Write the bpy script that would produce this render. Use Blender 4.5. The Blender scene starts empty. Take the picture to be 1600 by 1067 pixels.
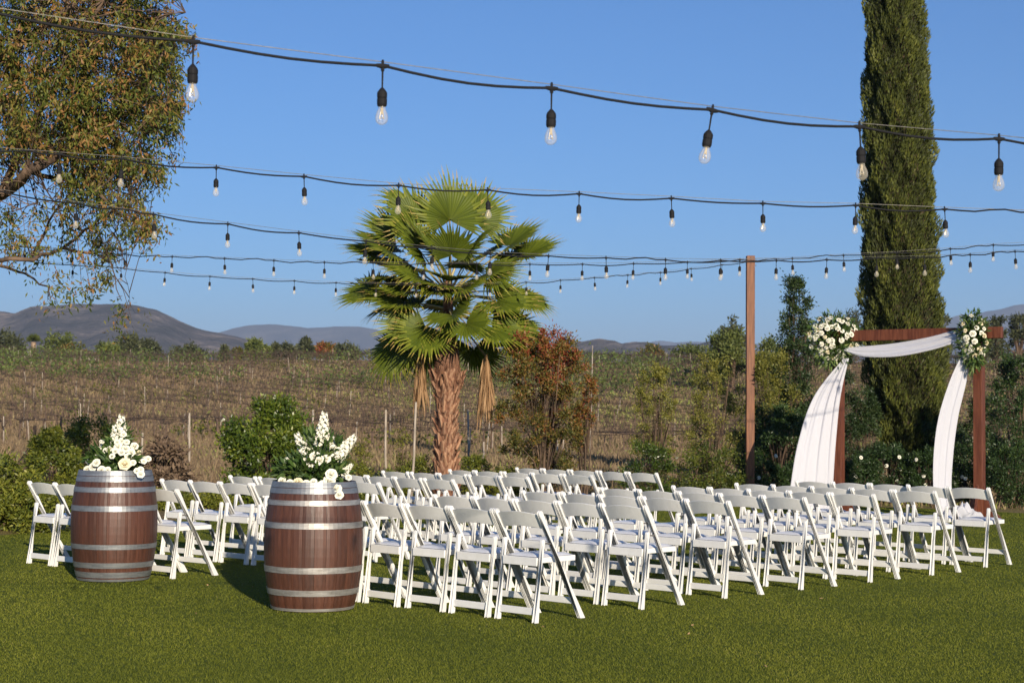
import bpy, bmesh, math, random
import numpy as np
from mathutils import Vector, Matrix
random.seed(7); rng = np.random.default_rng(7)
R = math.radians; PI = math.pi
S = bpy.context.scene
COL = S.collection

# ------------------------------------------------------------------ camera, sky, sun, exposure
F_PX, CAM_H, PITCH, ROLL = 2601.0, 1.474, 0.0444, 0.0088
cd = bpy.data.cameras.new('camera'); cam = bpy.data.objects.new('camera', cd); COL.objects.link(cam)
cam.location = (0, 0, CAM_H)
cam.rotation_euler = (Matrix.Rotation(PI/2 + PITCH, 3, 'X') @ Matrix.Rotation(ROLL, 3, 'Z')).to_euler()
cd.sensor_width = 36; cd.lens = F_PX/1600*36
cd.clip_start = 0.1; cd.clip_end = 60000
cd.dof.use_dof = True; cd.dof.focus_distance = 12.0; cd.dof.aperture_fstop = 8
S.camera = cam
SUN_EL, SUN_AZ = R(17), R(163)      # azimuth from +Y towards +X
sd = Vector((math.sin(SUN_AZ)*math.cos(SUN_EL), math.cos(SUN_AZ)*math.cos(SUN_EL), math.sin(SUN_EL)))
W = bpy.data.worlds.new('World'); S.world = W; W.use_nodes = True
nt = W.node_tree; bg = nt.nodes['Background']
sky = nt.nodes.new('ShaderNodeTexSky'); sky.sky_type = 'NISHITA'; sky.sun_disc = False
sky.sun_elevation = SUN_EL; sky.sun_rotation = SUN_AZ; sky.air_density = 1.0; sky.dust_density = 0.35; sky.ozone_density = 8.6
sky.altitude = 300
nt.links.new(sky.outputs[0], bg.inputs[0]); bg.inputs[1].default_value = 0.098
sl = bpy.data.lights.new('sun', 'SUN'); sl.energy = 5.0; sl.angle = R(0.42); sl.color = (1.0, 0.87, 0.69)
so = bpy.data.objects.new('sun', sl); COL.objects.link(so); so.rotation_euler = (-sd).to_track_quat('-Z', 'Y').to_euler()
so.location = (20, -60, 30)
S.view_settings.view_transform = 'Standard'; S.view_settings.look = 'None'
S.view_settings.exposure = 0.34; S.view_settings.gamma = 1; S.view_settings.use_curve_mapping = False

# ------------------------------------------------------------------ helpers
def P(x, y, Y):
    """world point at world depth Y on the sight line measured in the photograph"""
    u, v = x-800.0, y-533.5
    c, s = math.cos(ROLL), math.sin(ROLL)
    a, b = u*c+v*s, -u*s+v*c
    cp, sp = math.cos(PITCH), math.sin(PITCH)
    dx, dy, dz = a/F_PX, cp + (b/F_PX)*sp, sp - (b/F_PX)*cp
    t = Y/dy
    return Vector((dx*t, Y, CAM_H+dz*t))
def tag(o, label=None, cat=None, group=None, kind=None):
    if label: o['label'] = label
    if cat: o['category'] = cat
    if group: o['group'] = group
    if kind: o['kind'] = kind
    return o
def link(name, me, parent=None, loc=None, rot=None, scale=None):
    o = bpy.data.objects.new(name, me); COL.objects.link(o)
    if parent: o.parent = parent
    if loc is not None: o.location = loc
    if rot is not None: o.rotation_euler = rot
    if scale is not None: o.scale = scale
    return o
def empty(name, loc=(0, 0, 0), rz=0.0):
    o = bpy.data.objects.new(name, None); COL.objects.link(o); o.location = loc; o.rotation_euler = (0, 0, rz)
    o.empty_display_size = .1
    return o
def copy_tree(o, parent=None):
    c = o.copy(); COL.objects.link(c); c.parent = parent
    for ch in [q for q in o.children]: copy_tree(ch, c)
    return c

class MB:
    def __init__(s): s.v = []; s.f = []
    def add(s, vs, fs):
        n = len(s.v); s.v += [tuple(p) for p in vs]; s.f += [tuple(i+n for i in f) for f in fs]; return s
    def box(s, x0, x1, y0, y1, z0, z1):
        return s.add([(x0,y0,z0),(x1,y0,z0),(x1,y1,z0),(x0,y1,z0),(x0,y0,z1),(x1,y0,z1),(x1,y1,z1),(x0,y1,z1)],
                     [(0,3,2,1),(4,5,6,7),(0,1,5,4),(1,2,6,5),(2,3,7,6),(3,0,4,7)])
    def prism_x(s, poly, x0, x1):     # polygon in the y-z plane, extruded along x
        n = len(poly)
        s.add([(x0,)+tuple(p) for p in poly]+[(x1,)+tuple(p) for p in poly],
              [tuple(range(n))[::-1], tuple(range(n, 2*n))]+[(i, (i+1) % n, n+(i+1) % n, n+i) for i in range(n)])
        return s
    def tube(s, pts, rad, k=6, caps=True):
        pts = [Vector(p) for p in pts]; n = len(pts)
        if not hasattr(rad, '__len__'): rad = [rad]*n
        rings = []
        ref = None
        for i, p in enumerate(pts):
            d = (pts[min(i+1, n-1)]-pts[max(i-1, 0)])
            d = d.normalized() if d.length > 1e-9 else Vector((0, 0, 1))
            if ref is None: ref = d.orthogonal().normalized()
            a = (ref - d*ref.dot(d)); a = a.normalized() if a.length > 1e-6 else d.orthogonal().normalized(); ref = a
            b = d.cross(a)
            rings.append([p+(a*math.cos(2*PI*j/k)+b*math.sin(2*PI*j/k))*rad[i] for j in range(k)])
        vs = [q for r in rings for q in r]; fs = []
        for i in range(n-1):
            for j in range(k): fs.append((i*k+j, i*k+(j+1) % k, (i+1)*k+(j+1) % k, (i+1)*k+j))
        if caps: fs += [tuple(range(k))[::-1], tuple(range((n-1)*k, n*k))]
        return s.add(vs, fs)
    def lathe(s, prof, k=16, c=(0, 0, 0), caps=False):
        vs = [(c[0]+r*math.cos(2*PI*j/k), c[1]+r*math.sin(2*PI*j/k), c[2]+z) for r, z in prof for j in range(k)]
        n = len(prof)
        fs = [(i*k+j, i*k+(j+1) % k, (i+1)*k+(j+1) % k, (i+1)*k+j) for i in range(n-1) for j in range(k)]
        if caps: fs += [tuple(range(k))[::-1], tuple(range((n-1)*k, n*k))]
        return s.add(vs, fs)
    def mesh(s, name, m, smooth=False, bevel=0, seg=2):
        me = bpy.data.meshes.new(name); me.from_pydata(s.v, [], s.f)
        if bevel:
            b = bmesh.new(); b.from_mesh(me)
            bmesh.ops.recalc_face_normals(b, faces=b.faces)
            es = [e for e in b.edges if len(e.link_faces) == 2 and e.calc_face_angle(0) > 0.6]
            bmesh.ops.bevel(b, geom=es, offset=bevel, segments=seg, affect='EDGES', profile=0.5, clamp_overlap=True)
            b.to_mesh(me); b.free()
        if m: me.materials.append(m)
        if smooth: me.shade_smooth()
        me.update(); return me
def nmesh(name, V, Fq, m, tint=None, smooth=False):
    """fast mesh of equal-sized faces from arrays; tint = one number per face"""
    V = np.asarray(V, np.float32); Fq = np.asarray(Fq, np.int32); k = Fq.shape[1]
    me = bpy.data.meshes.new(name)
    me.vertices.add(len(V)); me.vertices.foreach_set('co', V.ravel())
    me.loops.add(Fq.size); me.loops.foreach_set('vertex_index', Fq.ravel())
    me.polygons.add(len(Fq)); me.polygons.foreach_set('loop_start', np.arange(0, Fq.size, k, dtype=np.int32))
    me.polygons.foreach_set('loop_total', np.full(len(Fq), k, np.int32))
    if tint is not None:
        at = me.attributes.new('tint', 'FLOAT', 'FACE'); at.data.foreach_set('value', np.asarray(tint, np.float32))
    if m: me.materials.append(m)
    me.update(calc_edges=True)
    if smooth: me.shade_smooth()
    return me

# ------------------------------------------------------------------ materials
def nodes(name):
    m = bpy.data.materials.new(name); m.use_nodes = True
    t = m.node_tree; return m, t, t.nodes['Principled BSDF'], t.nodes['Material Output']
def ramp(t, fac, stops):
    r = t.nodes.new('ShaderNodeValToRGB'); e = r.color_ramp.elements
    while len(e) < len(stops): e.new(0.5)
    for i, (p, c) in enumerate(stops): e[i].position = p; e[i].color = (*c, 1)
    t.links.new(fac, r.inputs[0]); return r.outputs[0]
def coords(t, scale=(1, 1, 1), kind='Object'):
    tc = t.nodes.new('ShaderNodeTexCoord'); mp = t.nodes.new('ShaderNodeMapping'); mp.inputs['Scale'].default_value = scale
    t.links.new(tc.outputs[kind], mp.inputs[0]); return mp.outputs[0]
def noise(t, vec, scale, detail=4, rough=.55):
    n = t.nodes.new('ShaderNodeTexNoise'); n.inputs['Scale'].default_value = scale; n.inputs['Detail'].default_value = detail
    n.inputs['Roughness'].default_value = rough
    if vec is not None: t.links.new(vec, n.inputs['Vector'])
    return n.outputs[0]
def mixc(t, fac, a, b, mode='MIX'):
    n = t.nodes.new('ShaderNodeMix'); n.data_type = 'RGBA'; n.blend_type = mode
    for sock, v in ((n.inputs[0], fac), (n.inputs[6], a), (n.inputs[7], b)):
        if isinstance(v, bpy.types.NodeSocket): t.links.new(v, sock)
        elif isinstance(v, (int, float)): sock.default_value = v
        else: sock.default_value = (*v, 1)
    return n.outputs[2]
def bump(t, b, h, strength, dist):
    n = t.nodes.new('ShaderNodeBump'); n.inputs['Strength'].default_value = strength; n.inputs['Distance'].default_value = dist
    t.links.new(h, n.inputs['Height']); t.links.new(n.outputs[0], b.inputs['Normal'])
def simple(name, c1, c2=None, scale=8, rough=.5, bmp=0, dist=.002, stretch=(1, 1, 1), metallic=0, spec=.5, detail=5, lo=.35, hi=.65, rvar=0):
    m, t, b, o = nodes(name)
    b.inputs['Roughness'].default_value = rough; b.inputs['Metallic'].default_value = metallic
    b.inputs['Specular IOR Level'].default_value = spec
    if c2 is None: b.inputs['Base Color'].default_value = (*c1, 1)
    n = noise(t, coords(t, stretch), scale, detail)
    if c2 is not None: t.links.new(ramp(t, n, [(lo, c1), (hi, c2)]), b.inputs['Base Color'])
    if rvar:
        mr = t.nodes.new('ShaderNodeMapRange'); mr.inputs['To Min'].default_value = rough-rvar; mr.inputs['To Max'].default_value = rough+rvar
        t.links.new(n, mr.inputs[0]); t.links.new(mr.outputs[0], b.inputs['Roughness'])
    if bmp: bump(t, b, n, bmp, dist)
    return m
def leafmat(name, stops, rough=.5, trans=.3, spec=.4):
    m, t, b, o = nodes(name)
    a = t.nodes.new('ShaderNodeAttribute'); a.attribute_name = 'tint'
    c = ramp(t, a.outputs['Fac'], stops)
    t.links.new(c, b.inputs['Base Color']); b.inputs['Roughness'].default_value = rough; b.inputs['Specular IOR Level'].default_value = spec
    tr = t.nodes.new('ShaderNodeBsdfTranslucent'); t.links.new(mixc(t, 1.0, c, (1.0, 1.0, .55), 'MULTIPLY'), tr.inputs[0])
    mx = t.nodes.new('ShaderNodeMixShader'); mx.inputs[0].default_value = trans
    t.links.new(b.outputs[0], mx.inputs[1]); t.links.new(tr.outputs[0], mx.inputs[2]); t.links.new(mx.outputs[0], o.inputs[0])
    return m

M = {}
M['resin'] = simple('white_resin', (.74, .74, .72), (.80, .80, .785), 14, .38, .15, .001, rvar=.08)
def resin():
    m, t, b, o = nodes('scuffed_white_resin'); oi = t.nodes.new('ShaderNodeObjectInfo')
    n = noise(t, coords(t), 14, 4); f = noise(t, coords(t, (1, 1, .4)), 45, 5, .7)
    c = ramp(t, n, [(.35, (.745, .745, .725)), (.65, (.80, .80, .785))])
    c = mixc(t, ramp(t, f, [(.60, (0, 0, 0)), (.74, (.5, .5, .5))]), c, (.50, .48, .43))
    t.links.new(mixc(t, 1.0, c, mixc(t, oi.outputs['Random'], (.95, .945, .93), (1.0, 1.0, 1.0)), 'MULTIPLY'), b.inputs['Base Color'])
    b.inputs['Roughness'].default_value = .4; bump(t, b, n, .12, .001); return m
M['resin'] = resin()
M['pad'] = simple('white_vinyl', (.74, .74, .745), (.80, .80, .80), 9, .3, .25, .002)
M['bark'] = simple('bark', (.055, .035, .022), (.17, .11, .07), 9, .85, .8, .02, (1, 1, .25))
M['pale_bark'] = simple('pale_bark', (.16, .11, .075), (.36, .25, .16), 5, .8, .6, .01, (1, 1, .3))
M['redwood'] = simple('stained_redwood', (.085, .022, .009), (.16, .05, .022), 6, .5, .35, .003, (6, 6, .6))
M['postwood'] = simple('orange_brown_post_wood', (.11, .034, .012), (.22, .082, .028), 5, .6, .4, .003, (6, 6, .5))
M['cable'] = simple('black_rubber', (.012, .012, .014), None, 40, .75, .1, spec=.25)
M['wire'] = simple('galvanised_wire', (.18, .17, .15), (.30, .28, .25), 60, .5, .1, metallic=.5)
M['stake'] = simple('weathered_stake', (.24, .20, .16), (.46, .39, .31), 7, .8, .4, .004, (4, 4, .5))
M['dark_stake'] = simple('dark_stake', (.05, .035, .025), (.12, .08, .055), 7, .85, .4, .004)
M['vine'] = simple('vine_wood', (.06, .04, .028), (.17, .11, .075), 12, .9, .6, .01)
M['petal'] = simple('white_petal', (.72, .70, .56), (.84, .82, .72), 12, .55, .1, .002)
M['cream'] = simple('cream_petal', (.70, .60, .38), (.82, .76, .55), 12, .55, .1, .002)
M['stem'] = simple('green_stem', (.05, .11, .025), (.09, .16, .04), 20, .5)
M['stucco'] = simple('pale_stucco', (.55, .50, .42), (.65, .60, .52), 2, .9)
M['terracotta'] = simple('terracotta_tile', (.36, .14, .06), (.48, .22, .11), 2, .8)
M['darkglass'] = simple('dark_window', (.03, .035, .04), None, 2, .15)

def glassmat():
    m, t, b, o = nodes('clear_bulb_glass')
    b.inputs['Base Color'].default_value = (.80, .73, .60, 1); b.inputs['Roughness'].default_value = .12; b.inputs['Specular IOR Level'].default_value = .8
    tr = t.nodes.new('ShaderNodeBsdfTransparent'); lw = t.nodes.new('ShaderNodeLayerWeight'); lw.inputs[0].default_value = .35
    mr = t.nodes.new('ShaderNodeMapRange'); mr.inputs['To Min'].default_value = .13; mr.inputs['To Max'].default_value = .55
    t.links.new(lw.outputs['Facing'], mr.inputs[0])
    mx = t.nodes.new('ShaderNodeMixShader'); t.links.new(mr.outputs[0], mx.inputs[0])
    t.links.new(tr.outputs[0], mx.inputs[1]); t.links.new(b.outputs[0], mx.inputs[2]); t.links.new(mx.outputs[0], o.inputs[0])
    return m
M['glass'] = glassmat()
M['filament'] = simple('filament_mount', (.75, .62, .42), None, 5, .25, metallic=.4)

def barrelwood():
    m, t, b, o = nodes('varnished_barrel_oak')
    oi = t.nodes.new('ShaderNodeObjectInfo')
    v = coords(t, (9, 9, .7)); n = noise(t, v, 4, 7, .65)
    c = ramp(t, n, [(.25, (.052, .020, .012)), (.55, (.086, .034, .020)), (.8, (.13, .058, .036))])
    st = noise(t, coords(t, (3, 3, 1.1)), 2.2, 6, .7); c = mixc(t, ramp(t, st, [(.50, (0, 0, 0)), (.72, (.7, .7, .7))]), c, (.030, .016, .011))
    c2 = mixc(t, oi.outputs['Random'], (.74, .72, .71), (1.2, 1.15, 1.12))
    t.links.new(mixc(t, 1.0, c, c2, 'MULTIPLY'), b.inputs['Base Color'])
    n2 = noise(t, coords(t, (25, 25, 1.2)), 5, 4)
    mr = t.nodes.new('ShaderNodeMapRange'); mr.inputs['To Min'].default_value = .36; mr.inputs['To Max'].default_value = .62
    t.links.new(n2, mr.inputs[0]); t.links.new(mr.outputs[0], b.inputs['Roughness'])
    bump(t, b, n2, .35, .002)
    return m
M['oak'] = barrelwood()
def hoopmat(name, a, bb, r):
    m, t, b, o = nodes(name)
    n = noise(t, coords(t, (1, 1, 6)), 7, 6, .7)
    t.links.new(ramp(t, n, [(.35, a), (.65, bb)]), b.inputs['Base Color'])
    b.inputs['Metallic'].default_value = .65; b.inputs['Roughness'].default_value = r; bump(t, b, n, .2, .001)
    return m
M['hoop'] = hoopmat('galvanised_hoop', (.20, .21, .22), (.34, .35, .355), .46)
M['hoop_worn'] = hoopmat('worn_pale_hoop', (.28, .26, .235), (.50, .48, .45), .52)

def clothmat():
    m, t, b, o = nodes('white_chiffon')
    b.inputs['Base Color'].default_value = (.86, .86, .90, 1); b.inputs['Roughness'].default_value = .8; b.inputs['Specular IOR Level'].default_value = .2
    tr = t.nodes.new('ShaderNodeBsdfTranslucent'); tr.inputs[0].default_value = (.82, .82, .86, 1)
    mx = t.nodes.new('ShaderNodeMixShader'); mx.inputs[0].default_value = .5
    n = noise(t, coords(t, (1, 1, .3)), 30, 3); bump(t, b, n, .25, .003)
    t.links.new(b.outputs[0], mx.inputs[1]); t.links.new(tr.outputs[0], mx.inputs[2]); t.links.new(mx.outputs[0], o.inputs[0])
    return m
M['cloth'] = clothmat()

G = dict(
 euc=leafmat('eucalyptus_leaf', [(0, (.022, .038, .008)), (.35, (.085, .115, .018)), (.6, (.18, .17, .032)), (.8, (.25, .12, .04)), (1, (.36, .19, .07))], .5, .16, .3),
 cypress=leafmat('cypress_sprig', [(0, (.022, .024, .008)), (.4, (.055, .068, .013)), (.75, (.115, .13, .02)), (1, (.20, .20, .035))], .6, .15),
 laurel=leafmat('yellow_green_leaf', [(0, (.06, .09, .015)), (.5, (.17, .19, .025)), (1, (.36, .34, .05))], .45, .3),
 lemon=leafmat('glossy_citrus_leaf', [(0, (.025, .05, .010)), (.5, (.09, .14, .016)), (1, (.26, .29, .035))], .35, .3, .6),
 dark=leafmat('dark_green_leaf', [(0, (.014, .030, .010)), (.6, (.034, .060, .018)), (1, (.085, .12, .035))], .45, .2),
 darkrose=leafmat('rose_hedge_leaf', [(0, (.018, .038, .010)), (.6, (.04, .075, .02)), (1, (.10, .15, .03))], .45, .22),
 red=leafmat('autumn_crape_leaf', [(0, (.06, .075, .016)), (.35, (.145, .13, .025)), (.6, (.25, .12, .03)), (.8, (.28, .065, .03)), (1, (.27, .04, .03))], .5, .3),
 sapling=leafmat('pale_sapling_leaf', [(0, (.07, .085, .015)), (.5, (.19, .19, .035)), (1, (.38, .34, .07))], .5, .35),
 dry=leafmat('dry_twig', [(0, (.10, .065, .045)), (.6, (.19, .13, .085)), (1, (.30, .22, .14))], .8, .15),
 palm=leafmat('fan_palm_leaf', [(0, (.025, .048, .006)), (.5, (.125, .16, .014)), (.8, (.29, .29, .035)), (1, (.46, .32, .10))], .5, .24, .3),
 fibre=leafmat('palm_skirt', [(0, (.07, .03, .018)), (.7, (.18, .085, .05)), (1, (.34, .19, .10))], .85, .1, .2),
 deadpalm=leafmat('dead_palm_leaf', [(0, (.30, .17, .08)), (1, (.50, .32, .17))], .8, .25),
 turf=leafmat('turf_blade', [(0, (.080, .102, .013)), (.6, (.188, .205, .022)), (.88, (.28, .28, .04)), (1, (.34, .29, .09))], .6, .25, .2),
 tallgrass=leafmat('dry_grass', [(0, (.135, .09, .055)), (.45, (.28, .20, .115)), (.66, (.40, .33, .15)), (.8, (.34, .35, .085)), (1, (.21, .27, .045))], .8, .2),
 vineleaf=leafmat('green_vine_leaf', [(0, (.06, .09, .02)), (1, (.15, .20, .045))], .6, .25),
 far=leafmat('distant_tree_leaf', [(0, (.035, .045, .022)), (.6, (.075, .085, .035)), (1, (.15, .15, .05))], .6, .2),
 farlight=leafmat('light_green_tree_leaf', [(0, (.07, .09, .02)), (.6, (.14, .17, .04)), (1, (.24, .25, .06))], .6, .3),
 greenery=leafmat('bouquet_leaf', [(0, (.025, .06, .015)), (.6, (.08, .14, .03)), (1, (.22, .27, .08))], .45, .25),
)

# ------------------------------------------------------------------ terrain
YK = [-400, 28, 45, 60, 80, 100, 120, 140, 160, 175, 200, 260, 400, 600, 900, 1300, 2600, 60000]
ZK = [0, 0, -.05, 0.0, .15, 1.3, 2.95, 4.75, 6.35, 7.0, 7.6, 9.6, 14.0, 20.3, 30, 36, 0, 0]
def gz(X, Y):
    X = np.asarray(X, float); Y = np.asarray(Y, float)
    z = 0
    for w, o in ((.25, -5), (.5, 0), (.25, 5)): z = z+w*np.interp(Y+o, YK, ZK)
    far = np.clip((Y-32)/20, 0, 1)
    z = z + far*(.22*np.sin(X*.11+Y*.05)+.12*np.sin(X*.31-Y*.13+1)) + np.clip((Y-90)/100, 0, 1)*.004*X
    return z*(Y > 28)
def grid(xs, ys, zf):
    X, Y = np.meshgrid(xs, ys); Z = zf(X, Y)
    V = np.stack([X, Y, Z], -1).reshape(-1, 3); nx, ny = len(xs), len(ys)
    i = (np.arange(ny-1)[:, None]*nx+np.arange(nx-1)[None]).ravel()
    return V, np.stack([i, i+1, i+nx+1, i+nx], 1)
def geo(a, b, n): return list(np.geomspace(a, b, n))
xs = sorted([-v for v in geo(122, 14000, 16)]+list(np.arange(-120, 121, 2.0))+geo(122, 14000, 16))
ys = sorted([-v for v in geo(12, 400, 6)]+list(np.arange(-8, 60, 3.0))+list(np.arange(60, 262, 2.0))+geo(265, 14000, 22))
def groundmat():
    m, t, b, o = nodes('dry_vineyard_soil'); v = coords(t)
    a = noise(t, v, .9, 8, .7); g = noise(t, coords(t, (.5, 1.3, 1)), .07, 5, .6); f = noise(t, v, 9, 5, .7)
    soil = ramp(t, a, [(.3, (.14, .095, .06)), (.5, (.23, .16, .095)), (.7, (.32, .235, .13))])
    grass = ramp(t, f, [(.35, (.14, .13, .032)), (.65, (.28, .24, .08))])
    c = mixc(t, ramp(t, g, [(.42, (0, 0, 0)), (.56, (.85, .85, .85))]), soil, grass)
    t.links.new(c, b.inputs['Base Color']); b.inputs['Roughness'].default_value = .95; b.inputs['Specular IOR Level'].default_value = .1
    bump(t, b, f, .8, .06)
    return m
V, Fq = grid(xs, ys, gz)
tag(link('ground', nmesh('ground', V, Fq, groundmat(), smooth=True)), 'dry brown vineyard slope beyond the lawn', kind='structure')

# lawn sheet (its edge curves round the planting bed)
EDGE = [(-30, 12), (-12, 16.5), (-6.2, 19.4), (-5.0, 22.0), (-3.6, 24.4), (-1.5, 25.6), (2, 26.6), (5.5, 28.0), (7.5, 27.0), (10, 24.8), (14, 22.5), (32, 18)]
EX, EY = [e[0] for e in EDGE], [e[1] for e in EDGE]
def edge(X): return np.interp(X, EX, EY)
lx = np.concatenate([np.arange(-30, -12, 3), np.arange(-12, 15, .5), np.arange(15, 33, 3)])
V = []; Fq = []
tt = np.linspace(0, 1, 30)
for i, x in enumerate(lx):
    e = float(edge(x))+.12*math.sin(x*2.1)
    for q in tt: V.append((x, -14+(e+14)*q, .006))
for i in range(len(lx)-1):
    for j in range(len(tt)-1):
        a = i*len(tt)+j; Fq.append((a, a+len(tt), a+len(tt)+1, a+1))
def lawnmat():
    m, t, b, o = nodes('lawn_turf'); v = coords(t)
    f = noise(t, v, 90, 4, .7); g = noise(t, v, 1.1, 5)
    c = mixc(t, g, ramp(t, f, [(.3, (.04, .058, .007)), (.7, (.11, .14, .015))]), ramp(t, f, [(.3, (.05, .068, .008)), (.7, (.14, .17, .02))]))
    t.links.new(c, b.inputs['Base Color']); b.inputs['Roughness'].default_value = .9; b.inputs['Specular IOR Level'].default_value = .1
    bump(t, b, f, .8, .015); return m
tag(link('lawn', nmesh('lawn', V, Fq, lawnmat())), 'short green turf lawn under the chairs', kind='structure')
# turf blades
def blades(X, Y, Z, L, Wd, lean, tint, name, m):
    n = len(X); a = rng.uniform(0, 2*PI, n); la = rng.uniform(0, 2*PI, n); ln = np.abs(rng.normal(0, lean, n))
    dx, dy = np.cos(a)*Wd/2, np.sin(a)*Wd/2
    V = np.empty((n, 3, 3), np.float32)
    V[:, 0] = np.stack([X-dx, Y-dy, Z], 1); V[:, 1] = np.stack([X+dx, Y+dy, Z], 1)
    V[:, 2] = np.stack([X+np.cos(la)*ln*L, Y+np.sin(la)*ln*L, Z+L], 1)
    return nmesh(name, V.reshape(-1, 3), np.arange(3*n).reshape(-1, 3), m, tint)
N = 760000
Yb = 8.2*(28.0/8.2)**rng.uniform(0, 1, N)**1.15
Xb = rng.uniform(-1, 1, N)*(Yb*.325+.9)
k = (Yb < edge(Xb)-.02+.12*np.sin(Xb*2.1)); Xb, Yb = Xb[k], Yb[k]; n = len(Xb)
patch = .5+.5*np.sin(Xb*1.7+np.sin(Yb*1.1)*2)*np.sin(Yb*1.3+Xb*.6)
tint = np.clip(rng.beta(2, 2, n)*.62+.26*patch+.06*np.sin(Xb*5.3+Yb*1.2)+(rng.uniform(0, 1, n) > .97)*.4, 0, 1)
far = np.clip((Yb-9)/18, 0, 1)
tag(link('turf', blades(Xb, Yb, np.full(n, .004), rng.uniform(.006, .018, n), .0040+.006*far, .8, tint, 'turf', G['turf'])),
    'short green artificial turf blades covering the lawn', 'grass', kind='stuff')

n = 36; Yl = rng.uniform(8.8, 22, n); Xl = rng.uniform(-1, 1, n)*Yl*.34; kk_ = Yl < edge(Xl)-.3; Xl, Yl = Xl[kk_], Yl[kk_]; n = len(Xl)
# ------------------------------------------------------------------ mountains and distant hills
def hillmat(name, a, b_, c, sc):
    m, t, b, o = nodes(name); v = coords(t)
    n1 = noise(t, v, sc, 9, .65); n2 = noise(t, v, sc*6, 6, .7)
    col = mixc(t, ramp(t, n2, [(.4, (0, 0, 0)), (.7, (.8, .8, .8))]), ramp(t, n1, [(.40, a), (.52, b_), (.62, c)]), a)
    t.links.new(col, b.inputs['Base Color']); b.inputs['Roughness'].default_value = 1; b.inputs['Specular IOR Level'].default_value = 0
    bump(t, b, n1, 1, 25); return m
def ridge(name, label, prof, Y, depth, m, seed, rough=1.0, n=220, rows=26):
    r = np.random.default_rng(seed)
    px = np.linspace(prof[0][0], prof[-1][0], n); py = np.interp(px, [p[0] for p in prof], [p[1] for p in prof])
    top = np.array([P(a, b, Y) for a, b in zip(px, py)])
    ph = r.uniform(0, 6, 24); V = []
    for j in range(rows):
        q = j/(rows-1)
        if q <= .7: s = q/.7; dz = s**1.25; dy = -depth*(1-s)
        else: s = (q-.7)/.3; dz = 1-s**1.5; dy = depth*s*.8
        for i in range(n):
            x = top[i, 0]/Y*(Y+dy); h = max(top[i, 2], 0)*dz
            w = 4*dz*(1-dz)
            g = sum(math.sin(x/depth*(5+3*k)+ph[k]+q*(2+k))/(1+k) for k in range(6))*.06+abs(math.sin(x/depth*17+ph[7]+q*3))*.05-abs(math.sin(x/depth*37+ph[8]-q*4))*.03
            jag = (abs(math.sin(x/depth*41+ph[9]))+.6*abs(math.sin(x/depth*97+ph[10])))*.006*rough*top[:, 2].max()*(dz)
            V.append((x, Y+dy, h*(1+g*w*rough*2.0)+jag-.5))
    V = np.array(V); i = (np.arange(rows-1)[:, None]*n+np.arange(n-1)[None]).ravel()
    return tag(link(name, nmesh(name, V, np.stack([i, i+1, i+n+1, i+n], 1), m, smooth=True)), label, kind='structure')
mA = hillmat('chaparral_hill', (.065, .063, .055), (.14, .12, .105), (.30, .24, .20), .012)
mB = hillmat('far_mountain_rock', (.04, .044, .04), (.085, .08, .07), (.16, .14, .12), .004)
ridge('mountain', 'long grey-brown mountain behind the vineyard on the left', [(-500, 560), (-300, 505), (-150, 488), (-60, 476), (0, 481), (22, 484), (50, 476), (100, 474), (145, 471), (205, 474), (245, 484), (290, 505), (320, 516), (370, 525), (420, 538), (470, 556), (560, 600)], 3000, 900, mA, 1, .8)
ridge('mountain', 'pale blue mountain range far behind the palm', [(300, 600), (335, 518), (360, 510), (395, 503), (430, 503), (455, 506), (480, 509), (520, 507), (560, 508), (600, 515), (680, 525), (760, 533), (860, 548), (900, 600)], 9000, 2000, mB, 2, .5)
ridge('mountain', 'blue mountain rising at the right edge behind the cypress', [(1380, 560), (1430, 515), (1470, 497), (1500, 489), (1530, 487), (1560, 482), (1585, 474), (1605, 473), (1650, 478), (1800, 500), (2050, 600)], 9500, 2200, mB, 3, .5)
ridge('hills', 'row of low grey hills right of the red shrub', [(780, 580), (850, 548), (880, 539), (905, 531), (935, 527), (960, 530), (972, 535), (990, 531), (1012, 532), (1035, 537), (1062, 536), (1075, 533), (1092, 534), (1112, 528), (1135, 536), (1250, 560)], 2600, 500, mA, 4, .5)
ridge('hills', 'very faint blue ridge behind the low hills', [(960, 560), (1000, 535), (1030, 529), (1055, 532), (1090, 531), (1180, 534), (1300, 545), (1400, 560)], 11000, 1800, mB, 5, .4)

# ------------------------------------------------------------------ foliage generators
def leafcloud(C, D, L, Wd, name, m, tint, flat=0.0):
    """kite-shaped leaves at points C pointing along D"""
    n = len(C); D = D/np.maximum(np.linalg.norm(D, axis=1, keepdims=True), 1e-6)
    rnd = rng.normal(size=(n, 3)); rnd[:, 2] *= (1-flat)
    Sd = np.cross(D, rnd); Sd /= np.maximum(np.linalg.norm(Sd, axis=1, keepdims=True), 1e-6)
    L = np.broadcast_to(L, n)[:, None]; Wd = np.broadcast_to(Wd, n)[:, None]
    nr = np.cross(D, Sd)
    V = np.empty((n, 4, 3), np.float32)
    V[:, 0] = C; V[:, 1] = C+D*L*.45+Sd*Wd/2+nr*Wd*.12; V[:, 2] = C+D*L; V[:, 3] = C+D*L*.45-Sd*Wd/2+nr*Wd*.12
    return nmesh(name, V.reshape(-1, 3), np.arange(4*n).reshape(-1, 4), m, tint)
def unit(n):
    v = rng.normal(size=(n, 3)); return v/np.linalg.norm(v, axis=1, keepdims=True)
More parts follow.
